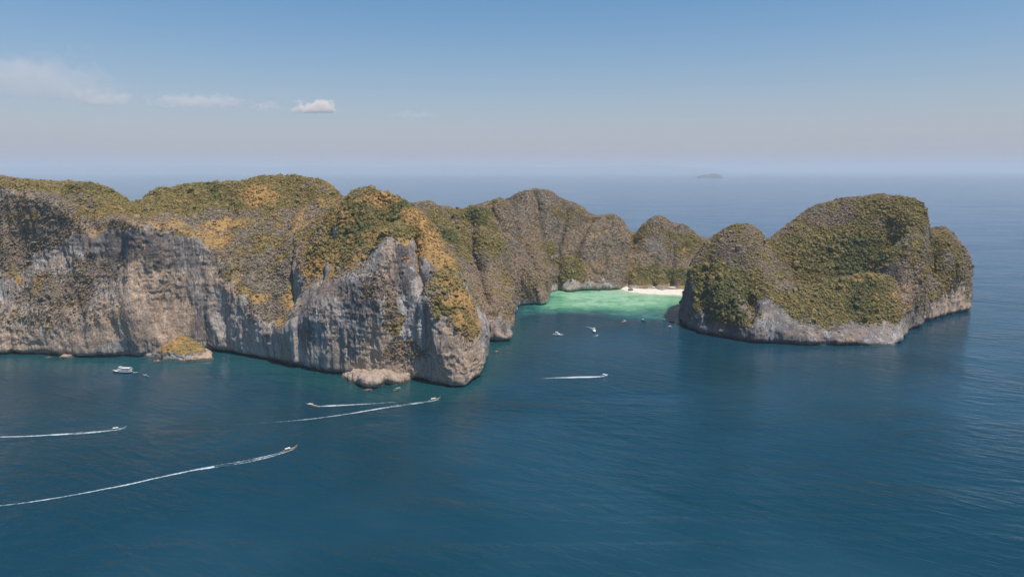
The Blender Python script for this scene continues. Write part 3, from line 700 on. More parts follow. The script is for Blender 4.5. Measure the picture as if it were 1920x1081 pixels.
# ------------------------------------------------------------------ the sea
def mat_sea():
    m = NT("sea_water")
    g = m.n("ShaderNodeNewGeometry")
    sh = m.attr('shallow').outputs['Fac']; co = m.attr('coast').outputs['Fac']
    P = m.pos()
    n1 = m.noise(m.pos((1, .9, 1)), .020, 5, .62, .6)
    n2 = m.noise(m.pos((1, .8, 1)), .075, 5, .7)
    deep = m.mix(m.ramp(m.noise(m.pos((1, 1, 1)), .0035, 3), .4, .6), (.0035, .036, .056), (.010, .050, .078))
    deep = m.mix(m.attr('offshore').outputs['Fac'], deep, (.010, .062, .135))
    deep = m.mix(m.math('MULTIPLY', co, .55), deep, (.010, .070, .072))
    s = m.math('ADD', sh, m.math('MULTIPLY', m.math('SUBTRACT', n1, .5), m.ramp(sh, .02, .4, 0, 1.0)))
    s = m.math('ADD', s, m.math('MULTIPLY', m.math('SUBTRACT', n2, .5), m.ramp(sh, .05, .4, 0, .65)))
    c = m.mix(m.ramp(s, .08, .42), deep, (.045, .20, .16))
    c = m.mix(m.ramp(s, .38, .72), c, (.155, .40, .225))
    c = m.mix(m.ramp(s, .72, 1.0), c, (.32, .57, .38))
    c = m.mix(m.ramp(s, 1.02, 1.15), c, (.42, .50, .34))
    wp = m.ramp(m.noise(m.pos((.6, 1.6, 1)), .004, 4, .6, .8), .4, .62)
    b = m.bsdf(Base_Color=c, Roughness=.13, IOR=1.33)
    b.inputs['Specular IOR Level'].default_value = .5
    # wind ripples over a long low swell
    def rotp(deg, sc):
        mp = m.n("ShaderNodeMapping"); mp.vector_type = 'POINT'
        mp.inputs['Rotation'].default_value = (0, 0, R(deg)); mp.inputs['Scale'].default_value = sc
        q = m.n("ShaderNodeMapping"); q.inputs['Rotation'].default_value = (0, 0, R(deg)); m.l(g.outputs['Position'], q.inputs[0])
        q2 = m.n("ShaderNodeMapping"); q2.inputs['Scale'].default_value = sc; m.l(q.outputs[0], q2.inputs[0])
        return q2.outputs[0]
    r1 = m.noise(rotp(22, (.55, 1.5, 1)), .11, 4, .6, .4)
    r2 = m.noise(rotp(30, (.4, 1.35, 1)), .05, 3, .5, .6)
    r3 = m.noise(P, .8, 3, .6)
    hgt = m.math('ADD', m.math('MULTIPLY', r1, .95), m.math('ADD', m.math('MULTIPLY', r2, 1.6), m.math('MULTIPLY', r3, .06)))
    bp = m.n("ShaderNodeBump"); bp.inputs['Strength'].default_value = 1; bp.inputs['Distance'].default_value = 1.0
    hgt = m.math('MULTIPLY', hgt, m.math('ADD', .5, m.math('MULTIPLY', wp, .8)))
    m.l(hgt, bp.inputs['Height']); m.l(bp.outputs[0], b.inputs['Normal'])
    return m.m

def axis(dense0, dense1, step, far0, far1):
    a = list(np.arange(dense0, dense1, step)); s = step; v = a[-1]
    while v < far1: s *= 1.35; v += s; a.append(min(v, far1))
    s = step; v = a[0]; pre = []
    while v > far0: s *= 1.35; v -= s; pre.append(max(v, far0))
    return np.array(pre[::-1] + a)
FAR = 80000
HAZE = 3.9e-5
ax_ = axis(-800, 900, 8, -FAR, FAR); ay_ = axis(560, 1260, 8, -6000, FAR)
X, Y = np.meshgrid(ax_, ay_, indexing='ij')
V = np.stack([X, Y, np.zeros_like(X)], -1).reshape(-1, 3)
ii = np.arange(X.size).reshape(X.shape)
Q = np.stack([ii[:-1, :-1], ii[1:, :-1], ii[1:, 1:], ii[:-1, 1:]], -1).reshape(-1, 4)
me = np_mesh("sea", V, Q)
bay = np.array([B(*p) for p in [(960, 600), (1010, 592), (1080, 590), (1150, 598), (1210, 604), (1268, 606)]] + [(300, 1060), (420, 1260), (20, 1260), (40, 1150), (0, 1030)])
sd = poly_sd(X, Y, bay).ravel()
yy = Y.ravel()
sh = sstep(-42, 78, sd) * (.36 + .50 * sstep(1000, 1120, yy)) + .06 * sstep(1150, 1190, yy) * (sd > 0)
sh += .22 * np.exp(-((X.ravel() - 190) / 70) ** 2 - ((yy - 1085 - .12 * (X.ravel() - 190)) / 24) ** 2) * (sd > 0)
sh += .3 * sstep(1178, 1192, yy + .31 * (X.ravel() - 200)) * (sd > 0) * sstep(130, 200, X.ravel())
add_attr(me, 'shallow', sh)
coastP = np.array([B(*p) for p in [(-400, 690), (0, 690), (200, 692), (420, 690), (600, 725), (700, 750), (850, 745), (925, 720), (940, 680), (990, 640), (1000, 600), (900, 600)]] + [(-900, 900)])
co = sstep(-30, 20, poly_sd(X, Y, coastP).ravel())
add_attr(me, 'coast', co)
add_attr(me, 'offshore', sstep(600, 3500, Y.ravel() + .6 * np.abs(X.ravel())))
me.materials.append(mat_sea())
link("sea", me, kind='structure', label="dark blue sea turning turquoise in the bay")

# ------------------------------------------------------------------ beach
bx = np.linspace(196, 420, 70); by = np.linspace(0, 1, 16)
V = []
for x in bx:
    f0 = 1189 - .31 * min(x - 228, 90) + 60 * max(0, (212 - x) / 16) ** 1.5 + 2.0 * math.sin(x / 11) + 1.2 * math.sin(x / 4.3)
    f0 += 26 * max(0, min(1, (232 - x) / 26)) ** 2
    for t in by:
        V.append((x, f0 - 12 + 90 * t, -1.2 + 1.2 * min(1, t / .133) + max(0, t - .133) * 2.5 + .15 * math.sin(x / 5 + t * 20)))
V = np.array(V); ii = np.arange(len(V)).reshape(70, 16)
Q = np.stack([ii[:-1, :-1], ii[1:, :-1], ii[1:, 1:], ii[:-1, 1:]], -1).reshape(-1, 4)
me = np_mesh("beach", V, Q)
m = NT("white_sand"); c = m.mix(m.ramp(m.noise(m.pos(), .2, 5), .3, .7), (.60, .53, .44), (.73, .67, .57)); m.bsdf(Base_Color=c, Roughness=.9); me.materials.append(m.m)
link("beach", me, kind='structure', label="white sand beach at the head of the bay")

# ------------------------------------------------------------------ haze
def box_mesh(name, lo, hi):
    v = np.array([(x, y, z) for x in (lo[0], hi[0]) for y in (lo[1], hi[1]) for z in (lo[2], hi[2])], np.float32)
    q = np.array([(0, 1, 3, 2), (4, 6, 7, 5), (0, 4, 5, 1), (2, 3, 7, 6), (0, 2, 6, 4), (1, 5, 7, 3)])
    return np_mesh(name, v, q, False)
me = box_mesh("haze", (-FAR - 500, -6500, -1.2), (FAR + 500, FAR + 500, 720))
m = NT("haze_air")
pv = m.n("ShaderNodeVolumePrincipled"); pv.inputs['Color'].default_value = (.82, .88, .93, 1); pv.inputs['Density'].default_value = HAZE
pv.inputs['Anisotropy'].default_value = 0.0
m.l(pv.outputs[0], m.out.inputs['Volume']); me.materials.append(m.m)
link("haze", me, kind='stuff', label="pale sea haze")

# ------------------------------------------------------------------ far land
def far_ridge(name, pts, Y, depth, label, seed, dens_col=(.10, .12, .12)):
    xs = np.linspace(pts[0][0], pts[-1][0], 260)
    tops = np.interp(xs, [p[0] for p in pts], [p[1] for p in pts])
    rows = np.linspace(-1, 1, 21)
    V = []
    for px, ty in zip(xs, tops):
        x, _, z = pt(px, ty, Y)
        z += (z * .12) * float(fbm(px / 9., seed, 0, 3, seed)); z = max(z, 1)
        for r in rows:
            k = max(0, 1 - r * r) ** .6
            nz = 1 + .25 * float(vnoise(px / 7., r * 3, 0, seed + 1)) * (1 - k)
            V.append((x, Y + r * depth, z * k * nz - 2 * (1 - k)))
    V = np.array(V); ii = np.arange(len(V)).reshape(len(xs), 21)
    Q = np.stack([ii[:-1, :-1], ii[1:, :-1], ii[1:, 1:], ii[:-1, 1:]], -1).reshape(-1, 4)
    me = np_mesh(name, V, Q); me.materials.append(flat(name + "_forest", dens_col, .9))
    return link(name, me, kind='structure', label=label)
far_ridge("distant_island", [(1309, 331.5), (1313, 329), (1320, 327), (1332, 325.5), (1344, 325), (1349, 326.5), (1350, 331.5)], 19000, 300, "small flat topped island far out towards the horizon", 5)
far_ridge("distant_hills", [(-200, 317.5), (60, 312), (160, 311), (230, 309.8), (300, 311), (370, 309.6), (420, 309.4), (470, 313), (540, 311), (600, 309.8), (650, 312), (700, 313), (760, 310.5), (800, 309.6), (850, 309.4), (920, 311), (960, 310), (1020, 313), (1110, 311), (1200, 309.6), (1240, 309.4), (1280, 312), (1330, 315.5), (1350, 317.5)],
          62000, 2500, "faint blue hills along the horizon", 9)

# ------------------------------------------------------------------ clouds
def cloud(px, py, wpx, hpx, Y, dens, label, seed, sharp=1.0):
    x, y, z = pt(px, py, Y)
    rx, rz = wpx / FPX * Y / 2, hpx / FPX * Y / 2
    ry = rx * .6
    me = box_mesh("cloud", (-rx * 1.25, -ry * 1.25, -rz * 1.3), (rx * 1.25, ry * 1.25, rz * 1.5))
    m = NT("cloud_vapour_%d" % seed)
    tc = m.n("ShaderNodeTexCoord")
    mp = m.n("ShaderNodeMapping"); mp.inputs['Scale'].default_value = (1 / rx, 1 / ry, 1 / rz); m.l(tc.outputs['Object'], mp.inputs[0])
    ln = m.n("ShaderNodeVectorMath", operation='LENGTH'); m.l(mp.outputs[0], ln.inputs[0])
    mp2 = m.n("ShaderNodeMapping"); mp2.inputs['Scale'].default_value = (1 / rz, 1 / rz, 1.2 / rz); mp2.inputs['Location'].default_value = (seed * 7.3, seed * 3.1, 0)
    m.l(tc.outputs['Object'], mp2.inputs[0])
    n = m.noise(mp2.outputs[0], .75, 6, .6)
    sz = m.n("ShaderNodeSeparateXYZ"); m.l(mp.outputs[0], sz.inputs[0])
    base = m.ramp(sz.outputs[2], -.75, -.45)                     # flat underside
    e = m.math('ADD', m.math('SUBTRACT', 1.0, ln.outputs['Value']), m.math('MULTIPLY', m.math('SUBTRACT', n, .52), 4.0))
    d = m.math('MULTIPLY', m.math('MULTIPLY', m.ramp(e, 0, .45 / sharp), base), dens)
    pv = m.n("ShaderNodeVolumePrincipled"); pv.inputs['Color'].default_value = (1, .945, .89, 1); pv.inputs['Anisotropy'].default_value = 0.1
    m.l(d, pv.inputs['Density']); m.l(pv.outputs[0], m.out.inputs['Volume'])
    me.materials.append(m.m)
    o = link("cloud", me, label=label, cat="cloud", group="small clouds low in the sky")
    o.location = (x, y, z)
    return o
cloud(591, 202, 76, 27, 22000, .008, "bright white puffy cumulus cloud, the brightest in the sky", 1, 2.0)
cloud(368, 191, 170, 26, 24000, .0016, "long thin pale cloud beside the bright cumulus", 2)
cloud(498, 200, 60, 22, 24000, .0018, "small faint cloud just beside the bright cumulus", 3)
cloud(190, 186, 120, 34, 23000, .0014, "faint ragged cloud below the big hazy cloud", 4)
cloud(40, 150, 330, 110, 23000, .00038, "broad hazy white cloud at the edge of the sky", 5)
cloud(775, 216, 90, 16, 25000, .0008, "barely visible wisp of cloud over the middle headland", 6)

# ------------------------------------------------------------------ rocks in the water
M_ROCKT = None
def rock(px, py, w, h, label, seed, dep=None, tan=.8):
    x, y = B(px, py)
    import bmesh
    bm = bmesh.new(); bmesh.ops.create_icosphere(bm, subdivisions=4, radius=1)
    me = bpy.data.meshes.new("sea_rock"); bm.to_mesh(me); bm.free()
    n = len(me.vertices); V = np.empty(n * 3, np.float32); me.vertices.foreach_get('co', V); V = V.reshape(-1, 3)
    k = 1 + .35 * fbm(V[:, 0] * 1.3 + seed, V[:, 1] * 1.3, V[:, 2] * 1.3, 3, seed) + .14 * ridged(V[:, 0] * 3, V[:, 1] * 3, V[:, 2] * 4 + seed, 2, seed)
    V = V * k[:, None] * np.array((w / 2, (dep or w * .7) / 2, h))
    V[:, 2] = V[:, 2] * .9 - .05 * h
    me.vertices.foreach_set('co', V.ravel())
    add_attr(me, 'veg', np.zeros(n)); add_attr(me, 'tan', np.full(n, tan)); add_attr(me, 'varnish', np.zeros(n)); add_attr(me, 'soil', np.full((n, 3), .2))
    me.materials.append(MT)
    o = link("sea_rock", me, label=label, cat="rock", group="rocks standing in the sea")
    o.location = (x, y, 0)
    return o
rock(294, 678, 8.5, 2.6, "pale tan boulder in open water beyond the white ferry", 3, tan=1.3)
rock(930, 660, 6.5, 2.4, "small pale rock off the right foot of the middle headland", 8, tan=1.1)
rock(91, 670, 9, 1.6, "low flat pale rock at the far western cliff foot", 12, tan=.9)
rock(130, 667.5, 18, 3.6, "big rounded tan boulder leaning on the western cliff foot", 17, tan=1.2)
rock(418, 671, 4, 1.4, "little rock just beyond the grassy outcrop", 21, tan=.8)
rock(428, 669, 3, 1.2, "tiny grey rock in the shade past the grassy outcrop", 24, tan=.2)
rock(1182, 544, 9, 4.5, "dark boulder at the end of the white beach", 28, tan=.0)
rock(1260, 603, 7, 1.2, "dark low rock at the left foot of the eastern headland", 31, tan=-.3)
rock(690, 731, 9, 2.0, "pale boulder awash in front of the tumbled outcrop", 36, tan=1.0)
rock(8, 655, 24, 16, "large pale rock buttress where the western cliff leaves the frame", 44, tan=1.2)

# ------------------------------------------------------------------ boats
WHITE = flat("white_gelcoat", (.80, .80, .79), .35, coat=.3, noise=.05)
CREAM = flat("cream_deck", (.62, .57, .50), .6)
GLASS = flat("dark_window_glass", (.03, .035, .045), .12, noise=.05)
NAVY = flat("navy_hull_paint", (.03, .045, .09), .4)
WOOD = flat("oiled_wood", (.33, .22, .14), .6)
GREYM = flat("engine_metal", (.16, .16, .17), .4, .6)
CANV = flat("pale_canvas", (.66, .62, .58), .85)
GREENC = flat("green_canvas", (.16, .25, .18), .85)
RED = flat("red_cloth", (.45, .10, .08), .8)
ORANGE = flat("orange_paint", (.58, .36, .25), .6)
TEALH = flat("blue_grey_paint", (.24, .32, .36), .5)

def hull_mesh(L, W, H, rake=.12, prow=0., stern=.7, draft=.35, n=22, sheer=.25, fine=.55):
    """lofted hull with its deck: bow towards +X"""
    V, Q = [], []
    for i in range(n):
        t = i / (n - 1); x = -L / 2 + L * t
        w = W / 2 * (stern + (1 - stern) * min(1, t / .35)) * (1 - max(0, (t - fine) / (1 - fine)) ** 2.0)
        w = max(w, .03)
        zt = H * (1 + sheer * t ** 3) + prow * max(0, (t - .72) / .28) ** 2
        zk = -draft + (draft + zt * .25) * max(0, (t - .82) / .18) ** 2 + prow * .75 * max(0, (t - .8) / .2) ** 2
        xr = x + rake * L * .5 * max(0, (t - .8) / .2) ** 2
        V += [(x, 0, zk), (x, w * .72, zk * .4 + .05 * zt), (xr, w, zt), (xr, w * .9, zt + .02), (xr, w * .86, zt - .12 * H),
              (xr, -w * .86, zt - .12 * H), (xr, -w * .9, zt + .02), (xr, -w, zt), (x, -w * .72, zk * .4 + .05 * zt)]
    k = 9
    for i in range(n - 1):
        for j in range(k):
            Q.append((i * k + j, (i + 1) * k + j, (i + 1) * k + (j + 1) % k, i * k + (j + 1) % k))
    V = np.array(V, np.float32)
    Q = [tuple(q[::-1]) for q in Q]
    b = len(V); V = np.vstack([V, V[:k].mean(0), V[-k:].mean(0)])
    for j in range(k):
        Q.append((j, (j + 1) % k, b, b)); Q.append(((n - 1) * k + (j + 1) % k, (n - 1) * k + j, b + 1, b + 1))
    me = bpy.data.meshes.new("hull"); me.from_pydata([tuple(map(float, v)) for v in V], [], [q if q[2] != q[3] else q[:3] for q in Q]); me.update()
    return me

import bmesh
def block(parts, bevel=.06):
    """bevelled boxes (x0,x1,y0,y1,z0,z1[,front rake, back rake]) joined as one mesh"""
    bm = bmesh.new()
    for p in parts:
        x0, x1, y0, y1, z0, z1 = p[:6]; fr = p[6] if len(p) > 6 else 0; br = p[7] if len(p) > 7 else 0; ti = p[8] if len(p) > 8 else 0
        vs = [bm.verts.new(c) for c in ((x0, y0, z0), (x1, y0, z0), (x1, y1, z0), (x0, y1, z0), (x0 + br, y0 + ti, z1), (x1 - fr, y0 + ti, z1), (x1 - fr, y1 - ti, z1), (x0 + br, y1 - ti, z1))]
        for f in ((3, 2, 1, 0), (4, 5, 6, 7), (0, 1, 5, 4), (1, 2, 6, 5), (2, 3, 7, 6), (3, 0, 4, 7)): bm.faces.new([vs[i] for i in f])
    if bevel: bmesh.ops.bevel(bm, geom=bm.edges[:], offset=bevel, segments=1, affect='EDGES')
    me = bpy.data.meshes.new("block"); bm.to_mesh(me); bm.free(); return me

def tubes(segs, r=.04, n=6):
    bm = bmesh.new()
    for a, b in segs:
        a, b = Vector(a), Vector(b); d = b - a
        M = Matrix.Translation((a + b) / 2) @ d.to_track_quat('Z', 'Y').to_matrix().to_4x4()
        bmesh.ops.create_cone(bm, cap_ends=True, segments=n, radius1=r, radius2=r, depth=d.length, matrix=M)
    me = bpy.data.meshes.new("tube"); bm.to_mesh(me); bm.free(); return me

def part(name, me, mat, parent):
    me.name = name; me.materials.clear(); me.materials.append(mat)
    return link(name, me, parent)

def canopy_mesh(x0, x1, w, z, arch=.35, n=7, th=.06):
    V, Q = [], []
    for s in (0, 1):
        for i in range(5):
            x = x0 + (x1 - x0) * i / 4
            for j in range(n):
                a = (j / (n - 1) - .5) * 2
                V.append((x, a * w / 2, z - arch * a * a - s * th + .03 * math.sin(i * 2)))
    m = 5 * n
    for i in range(4):
        for j in range(n - 1):
            a = i * n + j
            Q.append((a, a + n, a + n + 1, a + 1)); Q.append((m + a, m + a + 1, m + a + n + 1, m + a + n))
    for i in range(4):
        for j in (0, n - 1):
            a = i * n + j; Q.append((a, a + n, m + a + n, m + a))
    for j in range(n - 1):
        for i in (0, 4):
            a = i * n + j; Q.append((a, a + 1, m + a + 1, m + a))
    me = bpy.data.meshes.new("canopy"); me.from_pydata(V, [], Q); me.update(); return me

def place(name, bow, stern, label, cat, group=None, L=None):
    """thing's root on the sea between two surveyed points; returns the root and the length"""
    a, b = Vector(B(*bow)), Vector(B(*stern))
    d = a - b
    e = bpy.data.objects.new(name, None); COL.objects.link(e)
    e.location = ((a.x + b.x) / 2, (a.y + b.y) / 2, .02); e.rotation_euler = (0, 0, math.atan2(d.y, d.x))
    e["label"] = label; e["category"] = cat
    if group: e["group"] = group
    return e

LT = "wooden longtail boats"
def longtail(bow, stern, label, L, hullmat, canmat, canopy=(-.30, .12), fast=True, W=2.1):
    e = place("longtail_boat", bow, stern, label, "longtail boat", LT)
    part("hull", hull_mesh(L, W, .75, rake=.10, prow=1.7, stern=.45, draft=.25, sheer=.35, fine=.35), hullmat, e)
    part("floor", block([(-L * .42, L * .30, -W * .30, W * .30, .30, .40)], 0), CREAM, e)
    for k in range(5):
        x = -L * .25 + k * L * .11
        part("bench", block([(x - .15, x + .15, -W * .36, W * .36, .42, .58)], .02), WOOD, e)
    x0, x1 = canopy[0] * L, canopy[1] * L
    part("canopy", canopy_mesh(x0, x1, W * .95, 2.25), canmat, e)
    for x in (x0 + .2, (x0 + x1) / 2, x1 - .2):
        for sy in (-1, 1):
            part("post", tubes([((x, sy * W * .38, .6), (x, sy * W * .42, 2.05))], .045), WOOD, e)
    part("prow_ribbon", tubes([((L * .5, -.0, 2.1), (L * .5 + .05, 0, 1.35))], .16), RED, e)
    en = part("engine", block([(-L * .5 - .1, -L * .5 + .9, -.28, .28, .85, 1.45)], .05), GREYM, e)
    part("propeller_shaft", tubes([((-L * .5, 0, 1.05), (-L * .5 - 3.2, .2, -.05))], .05), GREYM, en)
    return e

longtail((556, 838), (531, 846), "brown longtail boat racing ahead of the longest foam trail", 12.5, WOOD, CANV, (-.34, .0))
longtail((826, 746.5), (804, 751), "longtail boat speeding away just below the middle headland", 12, WOOD, CANV, (-.34, .05))
longtail((576, 759), (595, 760.5), "longtail boat with a light brown hull heading the opposite way to the others", 11.5, ORANGE, CANV, (-.1, .3))
longtail((233, 802.5), (211, 805.5), "blue grey longtail boat racing below the white ferry", 12, TEALH, CANV, (-.34, .0))
longtail((737, 733), (752, 727.5), "moored longtail boat under a green awning by the headland foot", 10.5, WOOD, GREENC, (-.36, .28), W=2.4)
longtail((266, 703.5), (283, 706), "small blue grey longtail boat drifting near the white ferry", 9, TEALH, TEALH, (-.2, .15))
longtail((1200, 599), (1212, 602), "dark longtail boat at the edge of the turquoise shallows", 10, NAVY, WHITE, (-.1, .2))

# ferry
e = place("passenger_ferry", (210, 697), (250, 697.5), "white two deck passenger ferry lying off the western cliff", "ferry")
L, W = 25.0, 6.2
part("hull", hull_mesh(L, W, 1.7, rake=.12, prow=.8, stern=.9, draft=.5, sheer=.3, fine=.5), NAVY, e)
part("hull_band", hull_mesh(L * .99, W * 1.012, 1.72, rake=.12, prow=.8, stern=.9, draft=-.9, sheer=.3, fine=.5), WHITE, e)
lc = part("lower_cabin", block([(-10.5, 5.2, -2.7, 2.7, 1.6, 4.0, 1.4, 0, .1)], .06), WHITE, e)
for sy in (-1, 1):
    for k in range(9):
        x = -9.4 + k * 1.5
        part("window", block([(x, x + 1.0, sy * 2.72 - .06, sy * 2.72 + .06, 2.5, 3.35)], .0), GLASS, lc)
part("windscreen", block([(4.35, 4.75, -2.1, 2.1, 2.6, 3.5, .45)], 0), GLASS, lc)
part("upper_deck", block([(-12.0, 5.4, -2.95, 2.95, 4.0, 4.2)], .04), CREAM, e)
wh = part("wheelhouse", block([(.4, 4.4, -1.9, 1.9, 4.2, 6.0, .9, 0, .12)], .06), WHITE, e)
part("windscreen", block([(3.75, 4.2, -1.5, 1.5, 4.95, 5.65, .4)], 0), GLASS, wh)
for sy in (-1, 1): part("window", block([(1.0, 3.2, sy * 1.86 - .05, sy * 1.86 + .05, 4.95, 5.65)], 0), GLASS, wh)
part("awning", canopy_mesh(-11.2, .2, 5.6, 6.55, .25), WHITE, e)
part("top_canopy", canopy_mesh(.2, 4.2, 3.8, 7.6, .15), WHITE, e)
for x in (-11, -8.2, -5.4, -2.6, -.1):
    for sy in (-1, 1): part("post", tubes([((x, sy * 2.6, 4.2), (x, sy * 2.6, 6.35))], .05), WHITE, e)
for x in (.6, 3.8):
    for sy in (-1, 1): part("post", tubes([((x, sy * 1.7, 6.0), (x, sy * 1.7, 7.5))], .05), WHITE, e)
part("railing", tubes([((-12, -2.9, 5.1), (5.3, -2.9, 5.1)), ((-12, 2.9, 5.1), (5.3, 2.9, 5.1)), ((-12, -2.9, 5.1), (-12, 2.9, 5.1)), ((-12, -2.9, 4.65), (5.3, -2.9, 4.65)), ((-12, 2.9, 4.65), (5.3, 2.9, 4.65)), ((5.6, -2.2, 3.0), (12.8, 0, 3.7)), ((5.6, 2.2, 3.0), (12.8, 0, 3.7))] + [((x, s * 2.9, 4.2), (x, s * 2.9, 5.1)) for x in range(-12, 6, 2) for s in (-1, 1)], .05), WHITE, e)
for k in range(5): part("bench", block([(-10 + k * 2.1, -9.4 + k * 2.1, -2.2, 2.2, 4.25, 4.75)], .03), ORANGE if k % 2 else TEALH, e)
part("mast", tubes([((1.8, 0, 7.5), (1.6, 0, 9.6)), ((1.75, -.7, 8.6), (1.75, .7, 8.6))], .06), WHITE, e)
part("life_ring", tubes([((-9.0, -2.86, 3.75), (-9.0, -2.98, 3.75))], .35, 12), ORANGE, e)

e.scale = (.86, .86, .86)

# motor yachts
def yacht(bow, stern, label, L=13.5):
    e = place("motor_yacht", bow, stern, label, "motor yacht", "white motor yachts at the bay mouth")
    W = L * .31
    part("hull", hull_mesh(L, W, 1.35, rake=.16, prow=.35, stern=.88, draft=.4, sheer=.35, fine=.45), WHITE, e)
    part("waterline_stripe", hull_mesh(L * .97, W * .99, .28, rake=.05, prow=0, stern=.9, draft=.3, sheer=0, fine=.45), NAVY, e)
    c = part("cabin", block([(-L * .30, L * .22, -W * .36, W * .36, 1.3, 2.75, L * .14, .25, .18)], .08), WHITE, e)
    part("windscreen", block([(L * .10, L * .165, -W * .29, W * .29, 1.75, 2.45, L * .06, 0, .05)], 0), GLASS, c)
    for sy in (-1, 1): part("window", block([(-L * .24, L * .07, sy * W * .345 - .08, sy * W * .345 + .08, 1.8, 2.35, .5, .2)], 0), GLASS, c)
    part("foredeck", block([(L * .17, L * .38, -W * .2, W * .2, 1.4, 1.75, .6, 0, .15)], .06), WHITE, e)
    f = part("flybridge", block([(-L * .30, L * .02, -W * .34, W * .34, 2.78, 3.3, .5, 0, .08)], .06), CREAM, e)
    part("hardtop", canopy_mesh(-L * .26, -L * .02, W * .66, 4.75, .12, th=.12), WHITE, e)
    for x in (-L * .24, -L * .05):
        for sy in (-1, 1): part("post", tubes([((x, sy * W * .29, 3.2), (x, sy * W * .27, 4.62))], .06), WHITE, e)
    part("cockpit", block([(-L * .47, -L * .31, -W * .36, W * .36, 1.25, 1.4)], .03), WOOD, e)
    part("swim_platform", block([(-L * .56, -L * .49, -W * .38, W * .38, .25, .42)], .04), WOOD, e)
    part("railing", tubes([((L * .1, s * W * .44, 2.3), (L * .42, s * W * .22, 2.75)) for s in (-1, 1)] + [((L * .42, -W * .22, 2.75), (L * .55, 0, 3.0)), ((L * .42, W * .22, 2.75), (L * .55, 0, 3.0))] + [((L * x, s * W * .40, 1.5), (L * x, s * W * .38, 2.4)) for x in (.12, .22, .32) for s in (-1, 1)], .035), GREYM, e)
    part("sofa", block([(-L * .27, -L * .16, -W * .28, W * .28, 3.3, 3.65)], .04), RED if 'resting' in label else NAVY, e)
    return e
yacht((1055.5, 628.5), (1037, 627), "white motor yacht resting broadside in the bay mouth")
yacht((1118, 627.5), (1110.5, 614.5), "white motor yacht coming out of the bay bow first with a curling wake", 14.5)

def speedboat(bow, stern, label, L=8.5, mat=WHITE, top=CANV, grp="small open motorboats"):
    e = place("speedboat", bow, stern, label, "speedboat", grp)
    W = L * .3
    part("hull", hull_mesh(L, W, .9, rake=.14, prow=.25, stern=.9, draft=.3, sheer=.2, fine=.45), mat, e)
    part("floor", block([(-L * .42, L * .25, -W * .34, W * .34, .45, .82)], 0), CREAM, e)
    part("console", block([(-.2, .9, -W * .22, W * .22, .8, 1.7, .35)], .05), WHITE, e)
    part("bimini", canopy_mesh(-L * .28, L * .14, W * .8, 2.35, .12), top, e)
    for x in (-L * .25, L * .11):
        for sy in (-1, 1): part("post", tubes([((x, sy * W * .36, .85), (x, sy * W * .34, 2.25))], .04), GREYM, e)
    for sy in (-.35, .35): part("outboard_motor", block([(-L * .5 - .5, -L * .5 + .05, sy * W * .5 - .2, sy * W * .5 + .2, .5, 1.45)], .06), GREYM, e)
    for x in (-L * .3, -L * .12): part("seat", block([(x, x + .5, -W * .3, W * .3, .8, 1.15)], .03), RED if mat == WHITE else CREAM, e)
    return e
speedboat((1138.5, 703), (1128, 705), "small white speedboat trailing a broad foam streak across the bay mouth", 8.5)
speedboat((1164, 604), (1176, 602), "orange and white motorboat nearest the middle of the turquoise edge", 9, ORANGE, WHITE)
speedboat((1252, 611), (1261, 614), "small white motorboat lying at the foot of the eastern headland", 7.5, WHITE, WHITE)
speedboat((1243, 599.5), (1248, 601), "tiny pale green motorboat on the green shallows", 5, GREENC, WHITE)

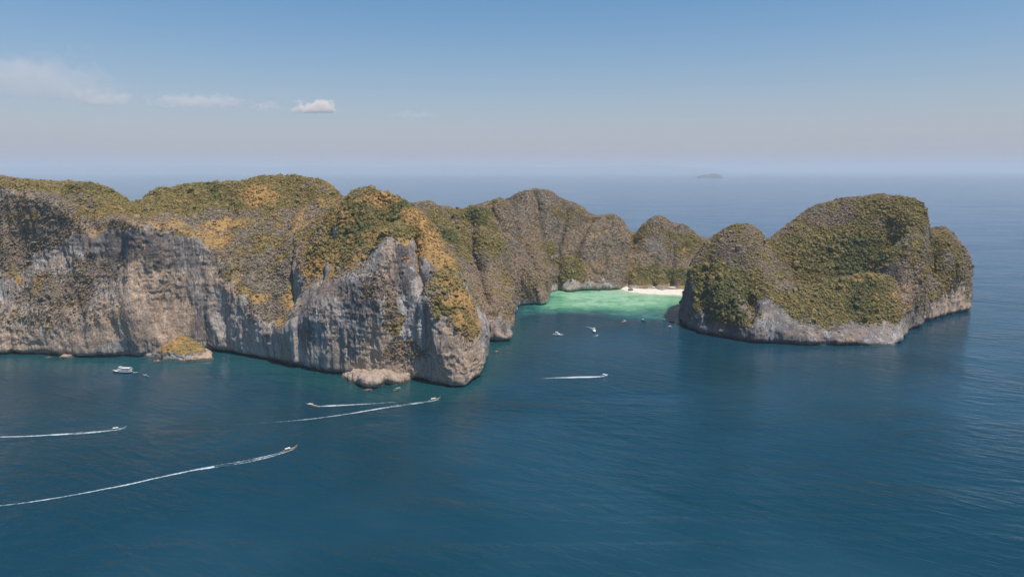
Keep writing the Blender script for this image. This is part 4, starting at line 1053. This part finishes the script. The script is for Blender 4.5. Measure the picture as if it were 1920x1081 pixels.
# ------------------------------------------------------------------ wakes
def mat_foam():
    m = NT("sea_foam")
    s_ = m.attr('foam').outputs['Fac']
    n1 = m.noise(m.pos(), .55, 5, .65); n2 = m.noise(m.pos(), .09, 3, .6)
    a = m.math('ADD', s_, m.math('ADD', m.math('MULTIPLY', m.math('SUBTRACT', n1, .5), 1.1), m.math('MULTIPLY', m.math('SUBTRACT', n2, .5), .9)))
    al = m.ramp(a, .40, 1.15, 0, .85)
    b = m.bsdf(Base_Color=(.62, .68, .72, 1), Roughness=.9, Alpha=al)
    return m.m
FOAM = mat_foam()
def wake(path, widths, strength, label, twin=0., name="boat_wake"):
    """foam trail on the water: path of surveyed points from the boat backwards"""
    P = np.array([B(*p) for p in path]); n = len(P)
    seg = np.r_[0, np.cumsum(np.linalg.norm(np.diff(P, axis=0), axis=1))]
    m = max(24, int(seg[-1] / 1.5)); t = np.linspace(0, seg[-1], m)
    x = np.interp(t, seg, P[:, 0]); y = np.interp(t, seg, P[:, 1])
    k = np.ones(9) / 9
    for _ in range(3):
        x = np.r_[x[:4], np.convolve(x, k, 'valid'), x[-4:]]; y = np.r_[y[:4], np.convolve(y, k, 'valid'), y[-4:]]
    u = t / seg[-1]
    w = np.interp(u, np.linspace(0, 1, len(widths)), widths); st = np.interp(u, np.linspace(0, 1, len(strength)), strength)
    mean = .5 * fbm(t / 22., 3.3, 0, 2, 5)
    tx, ty = np.gradient(x), np.gradient(y); l = np.hypot(tx, ty) + 1e-9; nx, ny = -ty / l, tx / l
    rows = 13; V = []; F = []
    for j in range(rows):
        a = (j / (rows - 1) - .5) * 2
        off = a * w / 2 + mean
        prof = (1 - abs(a)) ** .7
        if twin: prof = prof * (1 - twin * np.exp(-(a / .25) ** 2) * (u < .25))
        V.append(np.stack([x + nx * off, y + ny * off, .06 + .22 * np.clip(st, 0, 1) * (1 - a * a) * (.6 + .4 * np.sin(t * 1.7 + a * 3))], 1))
        F.append(st * 1.15 * prof - .45 * (1 - prof))
    V = np.stack(V, 1).reshape(-1, 3); F = np.stack(F, 1).ravel()
    ii = np.arange(m * rows).reshape(m, rows)
    Q = np.stack([ii[:-1, :-1], ii[1:, :-1], ii[1:, 1:], ii[:-1, 1:]], -1).reshape(-1, 4)
    me = np_mesh(name, V, Q); add_attr(me, 'foam', F); me.materials.append(FOAM)
    return link(name, me, kind='thing', label=label, cat="wake", group="white foam trails behind the boats")
wake([(550, 841), (520, 851), (470, 863), (425, 871), (380, 877), (320, 889), (250, 905), (170, 921), (95, 935), (30, 944), (-60, 954), (-150, 960)], [4, 9.5, 8, 5, 4.5, 4.5, 5, 5, 5], [1.3, 1.2, 1.0, .95, .9, .85, .75, .7, .6], "longest foam trail, curving behind the brown longtail boat", .55)
wake([(822, 748), (800, 752.5), (760, 758), (712, 765), (660, 774), (610, 781), (560, 787), (510, 791), (450, 795), (390, 798.5), (340, 800)], [5, 8, 6, 5, 6, 6, 6, 6, 6], [1.2, 1.1, 1.0, .9, .8, .6, .42, .3, .22], "broken foam trail behind the longtail boat below the headland", .4)
wake([(590, 760.5), (600, 761), (650, 758.5), (700, 755.5), (740, 753), (790, 749)], [4, 8, 6, 6, 6, 6], [1.1, 1.15, .9, .65, .4, .2], "short foam trail of the boat heading the opposite way", .3)
wake([(228, 803.5), (205, 806.5), (160, 811), (100, 814.5), (40, 817.5), (-60, 818.5), (-150, 819)], [5, 8, 5, 4.5, 4.5, 4.5], [1.2, 1.1, .95, .9, .85, .8], "straight foam trail running out of the frame below the ferry", .3)
wake([(1133, 704.5), (1118, 706), (1100, 706), (1080, 706.5), (1050, 707.5), (1015, 708.5), (990, 709)], [5, 9, 11, 7, 5, 4], [1.2, 1.25, 1.2, .9, .6, .2], "broad foam streak behind the white speedboat")
wake([(1112, 617), (1109, 613.5), (1104, 612), (1090, 610.5), (1070, 611)], [4, 5, 4, 3, 3], [1.1, .9, .5, .3, .15], "thin curling wake behind the moving motor yacht")
wake([(1113, 629), (1118, 629.5), (1122, 626)], [2.5, 3, 2.5], [.8, 1.1, .5], "little white bow wave of the moving motor yacht")
wake([(250, 697.5), (258, 697), (268, 697)], [5, 4, 3], [1.1, .7, .2], "small patch of white water behind the ferry")
